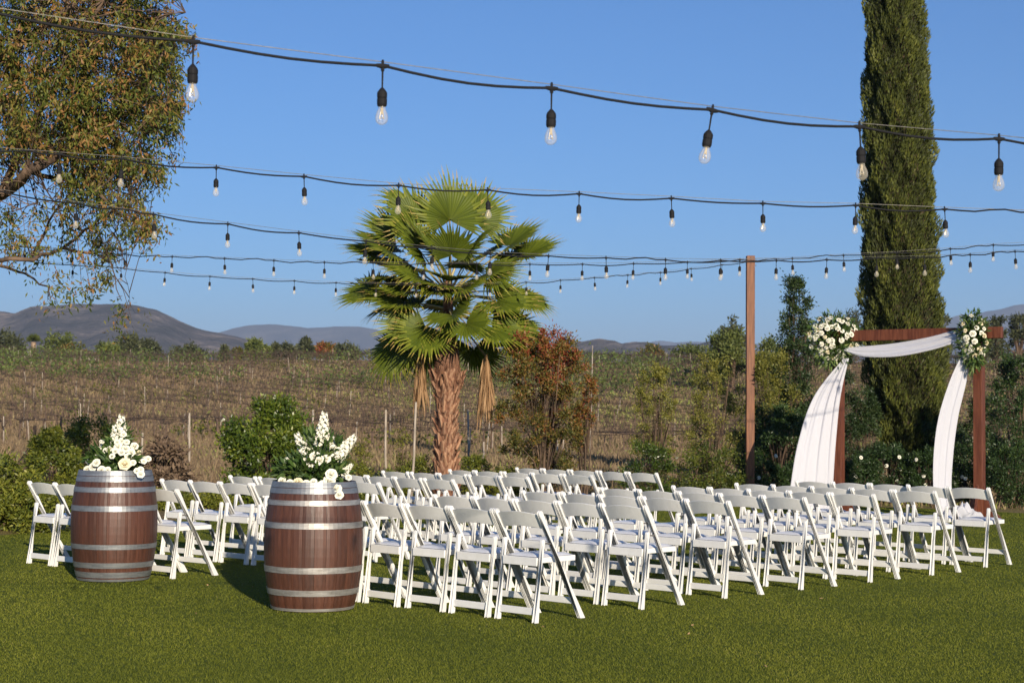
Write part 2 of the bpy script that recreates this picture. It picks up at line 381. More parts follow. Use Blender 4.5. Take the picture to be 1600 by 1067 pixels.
def shrub(name, label, cat, x0, x1, ytop, Y, kind, n=5000, leaf=.055, clumps=60, fill=.55, cs_=1.0, sky=.0, tb=.0, base=0.0, group=None, stems=7, shape='round', tintz=0.0, zb=None, droop=0, thick=.012):
    a = P((x0+x1)/2, ytop, Y); g0 = float(gz(a.x, Y)) if zb is None else zb
    h = a.z-g0; w = (x1-x0)/F_PX*Y/2
    root = empty(name, (a.x, Y, g0)); tag(root, label, cat, group)
    U = unit(clumps); r = rng.uniform(fill, 1, clumps)**.6
    cz = base+(1-base)*.5
    t = (U[:, 2]*r*.5+.5)
    if shape == 'round': Cc = np.stack([U[:, 0]*r*w, U[:, 1]*r*w*.9, (base+(1-base)*t)*h], 1)
    elif shape == 'column':
        t = rng.uniform(0, 1, clumps); rr = np.sqrt(rng.uniform(.05, 1, clumps))*w*(1-.75*t**2.2)*(.55+.45*np.minimum(t*4, 1)); an = rng.uniform(0, 2*PI, clumps)
        Cc = np.stack([np.cos(an)*rr, np.sin(an)*rr*.9, (base+(1-base)*t)*h*.97], 1)
    elif shape == 'vase':
        t = rng.uniform(0, 1, clumps)**.8; rr = np.sqrt(rng.uniform(.05, 1, clumps))*w*(.35+.75*np.sin(np.minimum(t*1.25, 1)*PI*.62))*(1-.4*t**3); an = rng.uniform(0, 2*PI, clumps)
        Cc = np.stack([np.cos(an)*rr, np.sin(an)*rr*.9, (base+(1-base)*t)*h*.97], 1)
    cs = rng.uniform(.6, 1.25, clumps)*w*(.9/max(clumps, 1)**.36)*cs_; n = int(n*(1 if Y > 100 else 1.7))
    k = rng.integers(0, clumps, n)
    off = rng.normal(size=(n, 3))*.55
    C = Cc[k]+off*cs[k][:, None]
    C[:, 2] = np.abs(C[:, 2]-.02)+.02
    D = rng.normal(size=(n, 3))+np.array([0, 0, .35-droop])+.8*off
    tint = np.clip(rng.beta(2, 2.4, n)*.75+rng.uniform(0, .35, clumps)[k]-.08+tb+tintz*(C[:, 2]/h-.5), 0, 1)
    link('crown', leafcloud(C, D, rng.uniform(.7, 1.3, n)*leaf, leaf*.42, 'crown', G[kind], tint), root)
    mb = MB()
    for i in range(stems):
        j = rng.integers(0, clumps); e = Vector(Cc[j]); b0 = Vector((rng.normal()*w*.12, rng.normal()*w*.1, -.03))
        mid = b0.lerp(e, .5)+Vector((rng.normal()*.05, rng.normal()*.05, h*.08))
        mb.tube([b0, mid, e], [thick*1.5, thick, thick*.3], 5)
    for j in range(min(clumps, 60)):
        e = Vector(Cc[j]); b0 = Vector((e.x*.35, e.y*.35, e.z*.45)); mb.tube([b0, b0.lerp(e, .5)+Vector((0, 0, .02)), e], [thick*.5, thick*.35, thick*.15], 3, False)
    link('trunk', mb.mesh('trunk', M['bark']), root)
    return root

tag(link('fallen_leaves', leafcloud(np.stack([Xl, Yl, rng.uniform(.018, .03, len(Xl))], 1), rng.normal(size=(len(Xl), 3))*np.array([1, 1, .25]), rng.uniform(.02, .04, len(Xl)), .015, 'fallen_leaves', G['deadpalm'], rng.uniform(0, 1, len(Xl)))), 'small dry tan leaves scattered on the lawn', 'leaves', kind='stuff')

# ------------------------------------------------------------------ vineyard
def vine_points():
    d = np.array([.55, -.835]); nrm = np.array([.835, .55]); out = []
    for r in range(-60, 75):
        o = nrm*(r*3.0)
        for k in range(-160, 160):
            p = o+d*(k*1.9)+np.array([0, 110])
            if 62 < p[1] < 178 and abs(p[0]) < p[1]*.335+4: out.append((p[0]+rng.normal()*.12, p[1]+rng.normal()*.12, r))
    out.sort(key=lambda q: q[1]); return out
VP = vine_points()
def vine_mesh(seed):
    r = random.Random(seed); mb = MB()
    pts = [(0, 0, -.05)]; x = y = 0
    for i in range(4): x += r.uniform(-.05, .05); y += r.uniform(-.04, .04); pts.append((x, y, .22*(i+1)))
    mb.tube(pts, [.05, .04, .035, .035, .045], 5)
    d = Vector((.55, -.835, 0))
    for s in (-1, 1):
        q = [Vector(pts[-1])]
        for i in range(4): q.append(q[-1]+d*s*.25+Vector((r.uniform(-.03, .03), r.uniform(-.03, .03), r.uniform(-.05, .04))))
        mb.tube(q, [.03, .026, .02, .016, .01], 4)
        for p in q[1:]:
            for e in range(3):
                a = Vector((r.uniform(-.25, .25), r.uniform(-.25, .25), r.uniform(.05, .55)))
                mb.tube([p, p+a*.5+Vector((0, 0, .04)), p+a], [.008, .006, .003], 3, False)
    return mb
VM = [vine_mesh(i) for i in range(5)]
vms = [b.mesh('grapevine', M['vine']) for b in VM]
stk = []
for i in range(3):
    b = MB(); b.box(-.018, .018, -.018, .018, -.1, [1.15, 1.4, .95][i]); stk.append(b.mesh('vineyard_stake', M['stake'], bevel=.004, seg=1))
nv = ns = 0; restv = MB(); rests = MB()
for i, (x, y, r) in enumerate(VP):
    z = float(gz(x, y)); q = rng.uniform()
    if q < .82:
        if nv < 260:
            o = link('grapevine', vms[i % 5], None, (x, y, z), (0, 0, rng.normal()*.12), [rng.uniform(.8, 1.15)]*3)
            tag(o, 'bare gnarled grapevine on its wire in the dry vineyard', 'grapevine', 'dormant grapevines in rows on the hillside'); nv += 1
        else:
            b = VM[i % 5]; restv.add([(v[0]+x, v[1]+y, v[2]+z) for v in b.v], b.f)
    q = rng.uniform()
    if q < .19:
        lean = (rng.normal()*.05, rng.normal()*.05+(rng.uniform() > .95)*.3, 0)
        if ns < 290:
            o = link('vineyard_stake', stk[i % 3], None, (x+.08, y, z), lean, (1, 1, rng.uniform(.8, 1.15)))
            tag(o, 'thin weathered wooden stake standing beside a bare vine', 'stake', 'vine stakes on the hillside'); ns += 1
        else:
            hh = rng.uniform(.8, 1.25)*(1-.3*(y > 158)); lx_, ly_ = lean[1]*hh, 0
            rests.add([(x-.02, y-.02, z), (x+.02, y-.02, z), (x+.02, y+.02, z), (x-.02, y+.02, z), (x-.018+lx_, y-.018, z+hh), (x+.018+lx_, y-.018, z+hh), (x+.018+lx_, y+.018, z+hh), (x-.018+lx_, y+.018, z+hh)],
                      [(0, 1, 5, 4), (1, 2, 6, 5), (2, 3, 7, 6), (3, 0, 4, 7), (4, 5, 6, 7)])
tag(link('grapevines', restv.mesh('grapevines', M['vine'])), 'far rows of bare grapevines up the slope', 'grapevines', kind='stuff')
tag(link('vineyard_stakes', rests.mesh('vineyard_stakes', M['stake'])), 'far pale stakes dotted up the vineyard slope', 'stakes', kind='stuff')
# trellis wires following the rows
mb = MB(); rows = {}
for x, y, r in VP: rows.setdefault(r, []).append((x, y))
for r, pl in rows.items():
    pl.sort(key=lambda q: q[1]); pts = [(x, y, float(gz(x, y))+.95) for x, y in pl]
    if len(pts) > 1: mb.tube(pts, .012, 3, False)
tag(link('trellis_wires', mb.mesh('trellis_wires', M['vine'])), 'dark trellis wires strung along the vine rows', 'wires', kind='stuff')
# dry grass
n = 230000
Y_ = 27.5*(182/27.5)**(rng.uniform(0, 1, n)**.85); X_ = rng.uniform(-1, 1, n)*(Y_*.33+2)
k = Y_ > edge(X_)+.5; X_, Y_ = X_[k], Y_[k]; n = len(X_)
pn = np.sin(X_*.09+Y_*.05+1)+np.sin(X_*.05-Y_*.11+2)+.7*np.sin(X_*.23+Y_*.19)
green = np.clip((pn+.9)*.8, 0, 1)*(Y_ < 170)*np.clip(.35+X_/Y_*2.2+.4, .15, 1)
stripe = np.sin(2*PI*(.835*X_+.55*Y_)/7.0+1)+.4*np.sin(X_*.4+Y_*.3); green = np.clip(green*(.75+.6*stripe), 0, 1)
tint = np.clip(rng.beta(2, 2.6, n)*.62, 0, 1); gk = rng.uniform(0, 1, n) < green*.75; tint[gk] = rng.uniform(.66, 1, gk.sum())
Lb = rng.uniform(.10, .34, n)*(1-.25*(Y_ > 150))*np.interp(Y_, [28, 50, 90], [.55, .7, 1])*np.where(rng.uniform(0, 1, n) > .93, 1.7, 1.0)*np.where(gk, .6, 1)
tag(link('dry_grass', blades(X_, Y_, gz(X_, Y_)-.02, Lb, .014+.0009*Y_, .6, tint, 'dry_grass', G['tallgrass'])), 'dry brown weeds and green grass between the vine rows', 'dry grass', kind='stuff')
# leafy green vines near the crest
C = []; 
for (x, y, r) in VP:
    if y > 112 and (math.sin(x*.12+1.3)+math.sin(x*.05+y*.21)+rng.normal()*.5) > .05+ (x > 15)*.9 + (y < 125)*.8:
        m_ = 46; C.append(np.array([x, y, float(gz(x, y))+.75])+rng.normal(size=(m_, 3))*np.array([.55, .5, .3]))
C = np.concatenate(C); n = len(C)
tag(link('leafy_vines', leafcloud(C, rng.normal(size=(n, 3)), rng.uniform(.16, .32, n), .16, 'leafy_vines', G['vineleaf'], rng.uniform(0, 1, n))), 'green leafy vines massed along the top of the slope', 'vines', kind='stuff')

C = []
for (x, y, r) in VP:
    if rng.uniform() < .16: C.append(np.array([x, y, float(gz(x, y))+.45])+rng.normal(size=(46, 3))*np.array([.42, .4, .25]))
C = np.concatenate(C); n = len(C)
tag(link('vine_foliage', leafcloud(C, rng.normal(size=(n, 3)), rng.uniform(.12, .26, n), .12, 'vine_foliage', G['sapling'], np.clip(rng.beta(1.5, 3, n)-.1, 0, 1))), 'scattered leafy clumps on the bare vines', 'vines', kind='stuff')

# ------------------------------------------------------------------ trees and houses on the crest
def ridge_tree(label, x0, x1, ytop, Y, kind='far', n=1500, leaf=.55, group=None, shape='round', base=.12, tb=0.):
    shrub('ridge_tree', label, 'tree', x0, x1, ytop, Y, kind, n, leaf, 26, .4, group=group, shape=shape, base=base, thick=.12, tb=tb, stems=5)
ridge_tree('dark round tree at the left edge of the ridge', -20, 36, 522, 215)
ridge_tree('large green tree on the ridge left of the tiled house', 70, 124, 521, 210, 'farlight', tb=-.15)
ridge_tree('brownish low tree just in front of the tiled house', 92, 135, 535, 195, 'red', 900, .4, tb=-.1)
ridge_tree('light green bush right of the tiled house', 150, 185, 540, 200, 'farlight')
ridge_tree('dark tree right of the tiled house below the mountain', 183, 222, 528, 215)
ridge_tree('dark spreading tree below the mountain peak', 215, 252, 533, 218)
ridge_tree('low dark hedge tree on the ridge', 268, 320, 543, 220)
ridge_tree('small pointed dark tree on the ridge', 345, 357, 543, 222, shape='column')
ridge_tree('low brownish ridge tree left of the green pair', 362, 382, 543, 215, 'red', 700, .4, tb=-.2)
ridge_tree('light green ridge tree, left one of the pair', 386, 412, 533, 214, 'farlight')
ridge_tree('small light ridge tree, right one of the pair', 408, 422, 541, 212, 'farlight', 700)
ridge_tree('narrow dark ridge tree left of the conifer', 424, 438, 537, 222, shape='column')
ridge_tree('dull green ridge tree beside the conifer', 438, 466, 538, 222)
ridge_tree('dark conifer standing on the ridge left of the palm', 464, 492, 531, 224, shape='column')
ridge_tree('reddish tree on the ridge left of the palm', 496, 522, 538, 216, 'red', tb=.1)
ridge_tree('low green tree on the ridge behind the palm crown', 522, 560, 541, 218)
ridge_tree('low brown-green bush on the ridge right of the red shrub', 1000, 1040, 540, 190, 'red', 900, .4, tb=-.25)
ridge_tree('low rounded green bush on the ridge left of the tall post', 1045, 1100, 543, 185, 'farlight', 1200, .4, tb=-.2)
ridge_tree('bright green tree beyond the vineyard left of the tall post', 1108, 1172, 512, 120, 'farlight', 3600, .3)
ridge_tree('brown-green tree showing behind the bright green tree', 1124, 1168, 498, 140, 'far', 1600, .32, tb=.15)
ridge_tree('yellow green tree beyond the vineyard right of the tall post', 1172, 1222, 525, 118, 'farlight', 2600, .3, tb=.15)
for i, (a, b, c, w_) in enumerate([(1440, 1492, 488, 'left of the right flower cluster'), (1515, 1545, 500, 'behind the right flower cluster'), (1540, 1572, 494, 'behind the beam end'), (1568, 1612, 495, 'at the right edge'), (1240, 1300, 512, 'behind the left flower cluster'), (1296, 1352, 488, 'just left of the cypress')]):
    ridge_tree('tall grey-green eucalyptus far away '+w_, a, b, c, 150+i*4, 'far', 2400, .32, 'distant trees behind the arch', 'vase', .05)
# tiny distant fan palm
pr = empty('fan_palm', P(52, 556, 205)); pr.location.z = float(gz(pr.location.x, 205)); tag(pr, 'tiny distant fan palm on the ridge at the left', 'palm')
mb = MB(); mb.tube([(0, 0, -.2), (0, 0, 2.6)], [.35, .3], 8); link('trunk', mb.mesh('trunk', M['pale_bark']), pr)
n = 500; U = unit(n); U[:, 2] = np.abs(U[:, 2])*.8-.15
link('crown', leafcloud(np.tile([0, 0, 2.8], (n, 1)).astype(float), U, .95, .14, 'crown', G['farlight'], rng.uniform(0, .6, n)), pr)
def house(label, px_, py, Y, w, d, h, roofm, flat=False):
    p = P(px_, py, Y); z = float(gz(p.x, Y)); r = empty('house', (p.x, Y, z)); tag(r, label, 'house')
    b = MB(); b.box(-w/2, w/2, 0, d, -.5, h); link('wall', b.mesh('wall', M['stucco']), r)
    b = MB(); o = .4
    b.add([(-w/2-o, -o, h+.01), (w/2+o, -o, h+.01), (w/2+o, d+o, h+.01), (-w/2-o, d+o, h+.01), (-w/2+d*.35, d/2, h+1.3), (w/2-d*.35, d/2, h+1.3)], [(0, 1, 5, 4), (1, 2, 5), (2, 3, 4, 5), (3, 0, 4), (0, 3, 2, 1)])
    link('roof', b.mesh('roof', roofm), r)
    for q in (-.3, 0, .3):
        b = MB(); b.box(q*w-.6, q*w+.6, -.05, .05, h*.4, h*.8); wn = link('window', b.mesh('window', M['darkglass']), r)
        b = MB(); b.box(q*w-.68, q*w+.68, -.09, .03, h*.34, h*.40-.003); link('sill', b.mesh('sill', M['stucco']), wn)
house('distant house with terracotta roof among ridge trees at left', 140, 556, 900, 10, 8, 3.2, M['terracotta'])
house('pale distant house at the far left of the ridge', 38, 556, 880, 11, 8, 3.6, M['stucco'])
house('small pale house on the ridge left of the palm', 508, 556, 900, 7, 7, 3.0, M['stucco'])

# ------------------------------------------------------------------ planting bed
def sh(*a, **k): return shrub(*a, **k)
sh('shrub', 'yellow-green leafy shrub at the far left edge of the lawn', 'shrub', -75, 52, 712, 20.6, 'laurel', 6500, .06, 60)
sh('shrub', 'yellow-green shrub behind the two leftmost chairs', 'shrub', 40, 128, 668, 22.5, 'laurel', 7000, .058, 60, tb=-.05)
sh('shrub', 'darker green shrub behind the flowers of the left barrel', 'shrub', 98, 215, 650, 25.0, 'laurel', 7000, .055, 60, tb=-.25)
sh('shrub', 'low yellow-green shrub between left barrel and lawn edge', 'shrub', 15, 118, 760, 20.4, 'laurel', 3800, .055, 40)
sh('dry_shrub', 'sparse dry brown twiggy shrub right of the left barrel flowers', 'shrub', 200, 300, 690, 26.5, 'dry', 2200, .10, 40, stems=16)
sh('shrub', 'dense round glossy green citrus bush behind the right barrel', 'shrub', 352, 490, 628, 26.0, 'lemon', 17000, .07, 110, fill=.62, cs_=1.25, tb=.08)
sh('shrub', 'dark green shrub tucked behind the right barrel flowers', 'shrub', 470, 548, 672, 27.0, 'dark', 3500, .055, 40, tb=.3)
for i, (a, b, c, d_, w_) in enumerate([(235, 300, 768, 25.3, 'behind the chairs right of the left barrel'), (290, 370, 772, 25.6, 'seen through the left block of chairs'), (360, 450, 768, 26.2, 'below the round citrus bush'), (520, 590, 722, 27.6, 'right of the right barrel flowers'), (585, 650, 730, 28.0, 'left of the palm trunk'), (640, 692, 715, 28.1, 'touching the palm trunk on its left'), (714, 765, 706, 28.2, 'touching the palm trunk on its right'), (760, 830, 735, 28.0, 'under the red shrub')]):
    sh('low_shrub', 'low yellow-green plant '+w_, 'shrub', a, b, c, d_, 'laurel', 1800, .05, 26)
for i, (x_, yt, w_) in enumerate([(630, 668, 'left of the palm'), (562, 690, 'behind the right barrel flowers')]):
    sh('sapling', 'sparse yellow-leaved sapling '+w_, 'sapling', x_-28, x_+28, yt, 28.5, 'sapling', 900, .05, 30, shape='column')
sh('crape_myrtle', 'autumn crape myrtle with red top and orange-green leaves right of palm', 'shrub', 776, 922, 518, 27.2, 'red', 9500, .055, 120, shape='vase', cs_=.75, tintz=.5, stems=14, tb=-.1, base=.03)
sh('crape_myrtle', 'slender red-leaved upper stem rising from the autumn shrub', 'shrub', 818, 905, 500, 27.6, 'red', 4000, .05, 50, shape='vase', tb=.35, base=.35, stems=10)
sh('crape_myrtle', 'narrow red-brown stem at the right side of the autumn shrub', 'shrub', 896, 932, 563, 27.4, 'red', 1400, .05, 34, shape='vase', tb=.1, base=.3, stems=6)
sh('sapling', 'sparse yellow-green sapling right of the red shrub', 'sapling', 985, 1058, 560, 28.5, 'sapling', 4000, .045, 80, shape='vase', stems=10, tb=.12)
sh('sapling', 'wide sparse yellow-green sapling left of the tall post', 'sapling', 1066, 1165, 552, 29.0, 'sapling', 6500, .045, 110, shape='vase', stems=12, tb=.12)
sh('low_shrub', 'low bright green rose bush right of the red shrub', 'shrub', 968, 1055, 690, 27.8, 'lemon', 2600, .05, 36, tb=-.1)
sh('low_shrub', 'low dull green bush left of the tall post base', 'shrub', 1050, 1165, 700, 28.2, 'laurel', 3200, .05, 40, tb=-.3)
sh('shrub', 'thin olive shrub right behind the tall post', 'shrub', 1160, 1248, 545, 31.0, 'sapling', 7500, .05, 90, shape='vase', tb=.05, stems=10)
sh('shrub', 'tall thin dark shrub between the post and the flowers', 'shrub', 1198, 1290, 424, 31.5, 'dark', 11000, .06, 120, cs_=1.25, shape='column', stems=9, tb=.1)
sh('shrub', 'bushy olive lower shrub between the post and the white drape', 'shrub', 1165, 1275, 625, 30.0, 'darkrose', 7500, .055, 60, tb=.05)
sh('shrub', 'dark upright shrub behind the left post of the arch', 'shrub', 1285, 1356, 556, 32.0, 'dark', 4200, .055, 60, shape='vase')
sh('shrub', 'dark shrub between the cypress and the right drape', 'shrub', 1470, 1505, 650, 31.5, 'dark', 2500, .055, 40, tb=.05)
sh('shrub', 'big dark green shrub at the right edge beside the arch', 'shrub', 1535, 1650, 556, 29.5, 'darkrose', 8000, .055, 90, shape='vase')
for i, (a, b, c, w_) in enumerate([(1150, 1230, 640, 'behind the foot of the tall post'), (1235, 1320, 600, 'behind the long left drape'), (1320, 1380, 610, 'left of the cypress trunk'), (1440, 1510, 640, 'right of the cypress trunk'), (1500, 1580, 620, 'behind the right arch post')]):
    sh('shrub', 'dense dark evergreen shrub '+w_, 'shrub', a, b, c, 31.9+.15*i, 'dark', 5200, .06, 60, tb=.12)
hedge = []
for i, (a, b, c, w_) in enumerate([(1150, 1235, 722, 'at the foot of the tall post'), (1300, 1368, 715, 'just right of the left arch post'), (1350, 1430, 690, 'in front of the cypress'), (1415, 1485, 700, 'left of the hanging right drape'), (1480, 1552, 690, 'behind the right arch post'), (1540, 1640, 690, 'at the right edge of the lawn'), (1225, 1310, 715, 'behind the long left drape')]):
    hedge.append(sh('rose_bush', 'dark green white-flowering rose bush '+w_, 'rose bush', a, b, c, 28.9+.2*(i % 3)-(i == 5)*1.2, 'darkrose', 4600, .05, 60, group=None))

# ------------------------------------------------------------------ flowers
def rose_mesh(name, m, seed):
    r = random.Random(seed); mb = MB()
    for ring, (np_, rad, tilt, h) in enumerate([(3, .25, 1.45, .62), (4, .45, 1.2, .6), (5, .72, .85, .5), (6, 1.0, .45, .3)]):
        for i in range(np_):
            a = 2*PI*i/np_+ring*.6+r.uniform(-.1, .1); w = 2.3*rad/np_*1.35+.12; t = tilt+r.uniform(-.12, .12)
            c, s = math.cos(a), math.sin(a); vs = []
            for (u, q) in ((0, 0), (.5, 0), (1, 0)):
                rr = rad*.35+u*rad*.75*math.cos(t*(1-.25*u)); zz = -.15+u*h*1.1*math.sin(t)+.05*ring*-1
                for sgn in (-1, 0, 1):
                    ww = w*(.35+.65*math.sin(min(u+.25, 1)*PI*.62))*sgn; bow = -.12*abs(sgn)*(1 if u < 1 else 1.6)
                    vs.append(((rr+bow*.3)*c-ww*s, (rr+bow*.3)*s+ww*c, zz+(-bow*.6 if u < 1 else bow*.8)))
            mb.add(vs, [(0, 1, 4, 3), (1, 2, 5, 4), (3, 4, 7, 6), (4, 5, 8, 7)])
    mb.lathe([(.0, .60), (.12, .58), (.22, .45), (.28, .2), (.2, -.15)], 7)
    return mb.mesh(name, m, smooth=True)
ROSE = [rose_mesh('rose', M['petal'], 1), rose_mesh('rose', M['petal'], 2), rose_mesh('rose', M['cream'], 3)]
def floret(mb, c, n, s):
    n = Vector(n).normalized(); a = n.orthogonal().normalized(); b = n.cross(a); c = Vector(c); k0 = random.uniform(0, 6)
    for i in range(5):
        t = k0+2*PI*i/5; d = a*math.cos(t)+b*math.sin(t); e = -a*math.sin(t)+b*math.cos(t)
        mb.add([c, c+d*s*.6+e*s*.45+n*s*.25, c+d*s+n*s*.1*random.uniform(-1, 2), c+d*s*.6-e*s*.45+n*s*.25], [(0, 1, 2, 3)])
def spike_mesh(seed, L=.34, n=46):
    random.seed(seed); mb = MB()
    for i in range(n):
        q = i/n; a = i*2.4; rr = .044*(1-.6*q**2)+.004
        c = Vector((math.cos(a)*rr, math.sin(a)*rr, L*(.15+.85*q)))
        floret(mb, c, (math.cos(a), math.sin(a), .5), .031*(1-.5*q**2))
        floret(mb, c*.97, (math.cos(a+1), math.sin(a+1), .9), .026*(1-.5*q**2))
    return mb.mesh('flower_spike', M['petal'])
SPIKE = [spike_mesh(11), spike_mesh(12, .30, 40)]
stb = MB(); stb.tube([(0, 0, -.12), (0, 0, .33)], [.005, .003], 5); STEM = stb.mesh('stem', M['stem'])
random.seed(21)
def place_rose(root, c, nrm, s, kind=None):
    s *= .86
    n = Vector(nrm).normalized(); o = link('rose', ROSE[random.choice([0, 0, 1, 1, 2]) if kind is None else kind], root, c)
    o.rotation_euler = (n.to_track_quat('Z', 'Y') @ Matrix.Rotation(random.uniform(0, 6), 3, 'Z').to_quaternion()).to_euler(); o.scale = (s, s, s*.95); return o
def greens(root, n, ell, L, center=(0, 0, 0), up=.3, name='foliage', tb=0.):
    U = unit(n); C = U*np.array(ell)*rng.uniform(.35, 1, n)[:, None]+np.array(center)
    D = U+rng.normal(size=(n, 3))*.6+np.array([0, 0, up])
    o = link(name, leafcloud(C, D, rng.uniform(.6, 1.4, n)*L, L*.34, name, G['greenery'], np.clip(rng.beta(2, 2.5, n)+tb, 0, 1)), root); return o
def spike(root, base, dirv, s, k=0):
    o = link('flower_spike', SPIKE[k], root, base); o.rotation_euler = Vector(dirv).normalized().to_track_quat('Z', 'Y').to_euler(); o.scale = (s, s, s)
    link('stem', STEM, o)
for hb in hedge[:6]:
    for _ in range(random.randint(2, 5)):
        a = random.uniform(-1.1, .6)-PI/2; w_ = random.uniform(.25, .42)
        q = place_rose(hb, (math.cos(a)*w_, math.sin(a)*w_, random.uniform(.3, .85)), (math.cos(a), math.sin(a), .3), .035, 0)

# ------------------------------------------------------------------ fan palm
PY = 27.6; pb = P(697, 735, PY); palm = empty('fan_palm', (pb.x, PY, 0)); tag(palm, 'tall fan palm with shaggy red-brown trunk behind the chairs', 'palm')
def ploc(x, y, dy=0):
    q = P(x, y, PY+dy); return Vector((q.x-pb.x, dy, q.z))
def pr_(z): return .158+.03*math.exp(-z*2.5)+ (.075*min(max((z-1.55)/.5, 0), 1)) - .14*min(max((z-2.35)/1.0, 0), 1)
mb = MB(); mb.lathe([(pr_(z)-.02, z) for z in np.linspace(-.1, 3.7, 30)], 18); 
M['palmcore'] = simple('palm_fibre', (.10, .045, .025), (.22, .11, .065), 14, .9, .8, .02)
def bootmat():
    m, t, b, o = nodes('palm_leaf_base'); oi = t.nodes.new('ShaderNodeObjectInfo')
    n = noise(t, coords(t, (6, 6, 2)), 4, 5)
    c = ramp(t, n, [(.3, (.085, .035, .02)), (.5, (.24, .115, .065)), (.7, (.46, .29, .18))])
    t.links.new(mixc(t, 1.0, c, mixc(t, oi.outputs['Random'], (.75, .7, .7), (1.15, 1.1, 1.05)), 'MULTIPLY'), b.inputs['Base Color'])
    b.inputs['Roughness'].default_value = .8; bump(t, b, n, .6, .01); return m
M['boot'] = bootmat()
trunk = link('trunk', mb.mesh('trunk', M['palmcore'], smooth=True), palm)
def boot_mesh(seed):
    r = random.Random(seed); mb = MB(); w = .062; L = .20
    mb.add([(-w, .0, 0), (w, .0, 0), (w*.7, .03, L*.5), (-w*.7, .03, L*.5), (w*.22+r.uniform(-.01, .01), .075, L), (-w*.25, .07, L*.93),
            (0, .035, .01), (0, .058, L*.5), (0, .04, L*.86)],
           [(0, 6, 7, 3), (6, 1, 2, 7), (3, 7, 5), (7, 4, 5), (7, 2, 4), (0, 3, 5, 8), (1, 8, 4, 2), (8, 5, 4)])
    return mb.mesh('leaf_base', M['boot'])
BOOT = [boot_mesh(i) for i in range(4)]
random.seed(31)
for i in range(230):
    z = .12+i*2.0/230; a = i*2.39996+random.uniform(-.25, .25); r_ = pr_(z)-.03
    o = link('leaf_base', BOOT[i % 4], trunk, (math.cos(a)*r_, math.sin(a)*r_, z)); o.rotation_euler = (random.uniform(-.12, .12)+(-.12), random.uniform(-.45, .45), a-PI/2); s_ = random.uniform(.65, 1.35); o.scale = (s_*random.uniform(.8, 1.3), s_*random.uniform(.5, 1.2), s_)
# old brown fibre skirt under the crown
n = 900; a = rng.uniform(0, 2*PI, n); z = rng.uniform(2.45, 3.6, n); rr = np.array([pr_(q) for q in z])
z = z-.35; C = np.stack([np.cos(a)*rr, np.sin(a)*rr, z], 1); D = np.stack([np.cos(a)*.22, np.sin(a)*.22, rng.uniform(-1.6, -.7, n)], 1)
link('fibre', leafcloud(C, D, rng.uniform(.12, .3, n), .025, 'fibre', G['fibre'], rng.uniform(0, 1, n)), palm)
def frond_mesh(seed, droop=.12, dead=False, rad=.78, spread=118, fold=.35):
    r = np.random.default_rng(seed); ns_ = 38; V = []; Fs = []; T = []
    for i in range(ns_):
        a = R(-spread+2*spread*(i+.5)/ns_); da = R(spread)/ns_*1.06
        L = rad*(1-.28*(abs(a)/R(spread))**2)*r.uniform(.9, 1.06); split = .58*L
        cup = abs(a)/R(spread)
        def pt(ang, rr, up=0, dr=0):
            x, y = math.sin(ang)*rr, math.cos(ang)*rr
            z = fold*rr*(abs(math.sin(ang*.5)))**1.5*.9 + up - droop*(rr/rad)**2*.8 - dr
            return (x, y, z)
        w = split*da*.98; b0 = len(V); dr = r.uniform(.0, .16)*droop*6*(.5+.5*cup) if not dead else r.uniform(.0, .25)
        ab = a+r.normal()*.03
        V += [pt(a-da, .02), pt(a+da, .02), pt(a-da, split, 0), pt(a, split, .022+.006), pt(a+da, split, 0), pt(ab-da*.25, split+(L-split)*.55, .0, dr*.3), pt(ab+da*.3, split+(L-split)*.55, .0, dr*.3), pt(ab, L, 0, dr), pt(a, .03, .008)]
        Fs += [(0, 8, 3, 2), (8, 1, 4, 3), (2, 3, 6, 5), (3, 4, 6, 6)]
        Fs[-1] = (3, 4, 6, 5)
        Fs[-2] = (2, 3, 5, 5)
        F3 = [(b0+0, b0+8, b0+3), (b0+0, b0+3, b0+2), (b0+8, b0+1, b0+4), (b0+8, b0+4, b0+3), (b0+2, b0+3, b0+5), (b0+3, b0+6, b0+5), (b0+3, b0+4, b0+6), (b0+5, b0+6, b0+7)]
        Fs = Fs[:-4]; Fs += [] ; T += [.35+r.uniform(-.12, .12)]*4+[.45+r.uniform(-.1, .2)]*3+[.7+r.uniform(0, .32)]
        FR.extend(F3)
    out = nmesh('frond', V, FR[:], G['deadpalm' if dead else 'palm'], T); FR.clear(); return out
FR = []
FRM = [frond_mesh(i, d_, rad=r_, fold=f_) for i, (d_, r_, f_) in enumerate([(.05, .95, .5), (.14, .90, .75), (.24, .92, .5), (.34, .88, .35), (.18, .96, .3)])]
pm = MB(); pm.tube([(0, -1, 0), (0, -.5, .02), (0, 0, 0)], [.026, .017, .011], 5)
M['petiole'] = simple('yellow_green_petiole', (.20, .20, .05), (.36, .26, .10), 6, .45)
PET = pm.mesh('petiole', M['petiole'])
def add_frond(hub, heart, var, normal_bias=(0, -.25, 1), s=1.0, mesh=None):
    d = (hub-heart); plen = d.length; d.normalize(); nb = Vector(normal_bias); nb = (nb-d*nb.dot(d)).normalized()
    x = d.cross(nb); rot = Matrix((x, d, nb)).transposed()
    o = link('frond', mesh or FRM[var % 5], palm, hub); o.rotation_euler = rot.to_euler(); o.scale = (s, s, s)
    p = link('petiole', PET, o); p.scale = (1, plen/s, 1)
heart = ploc(702, 450)
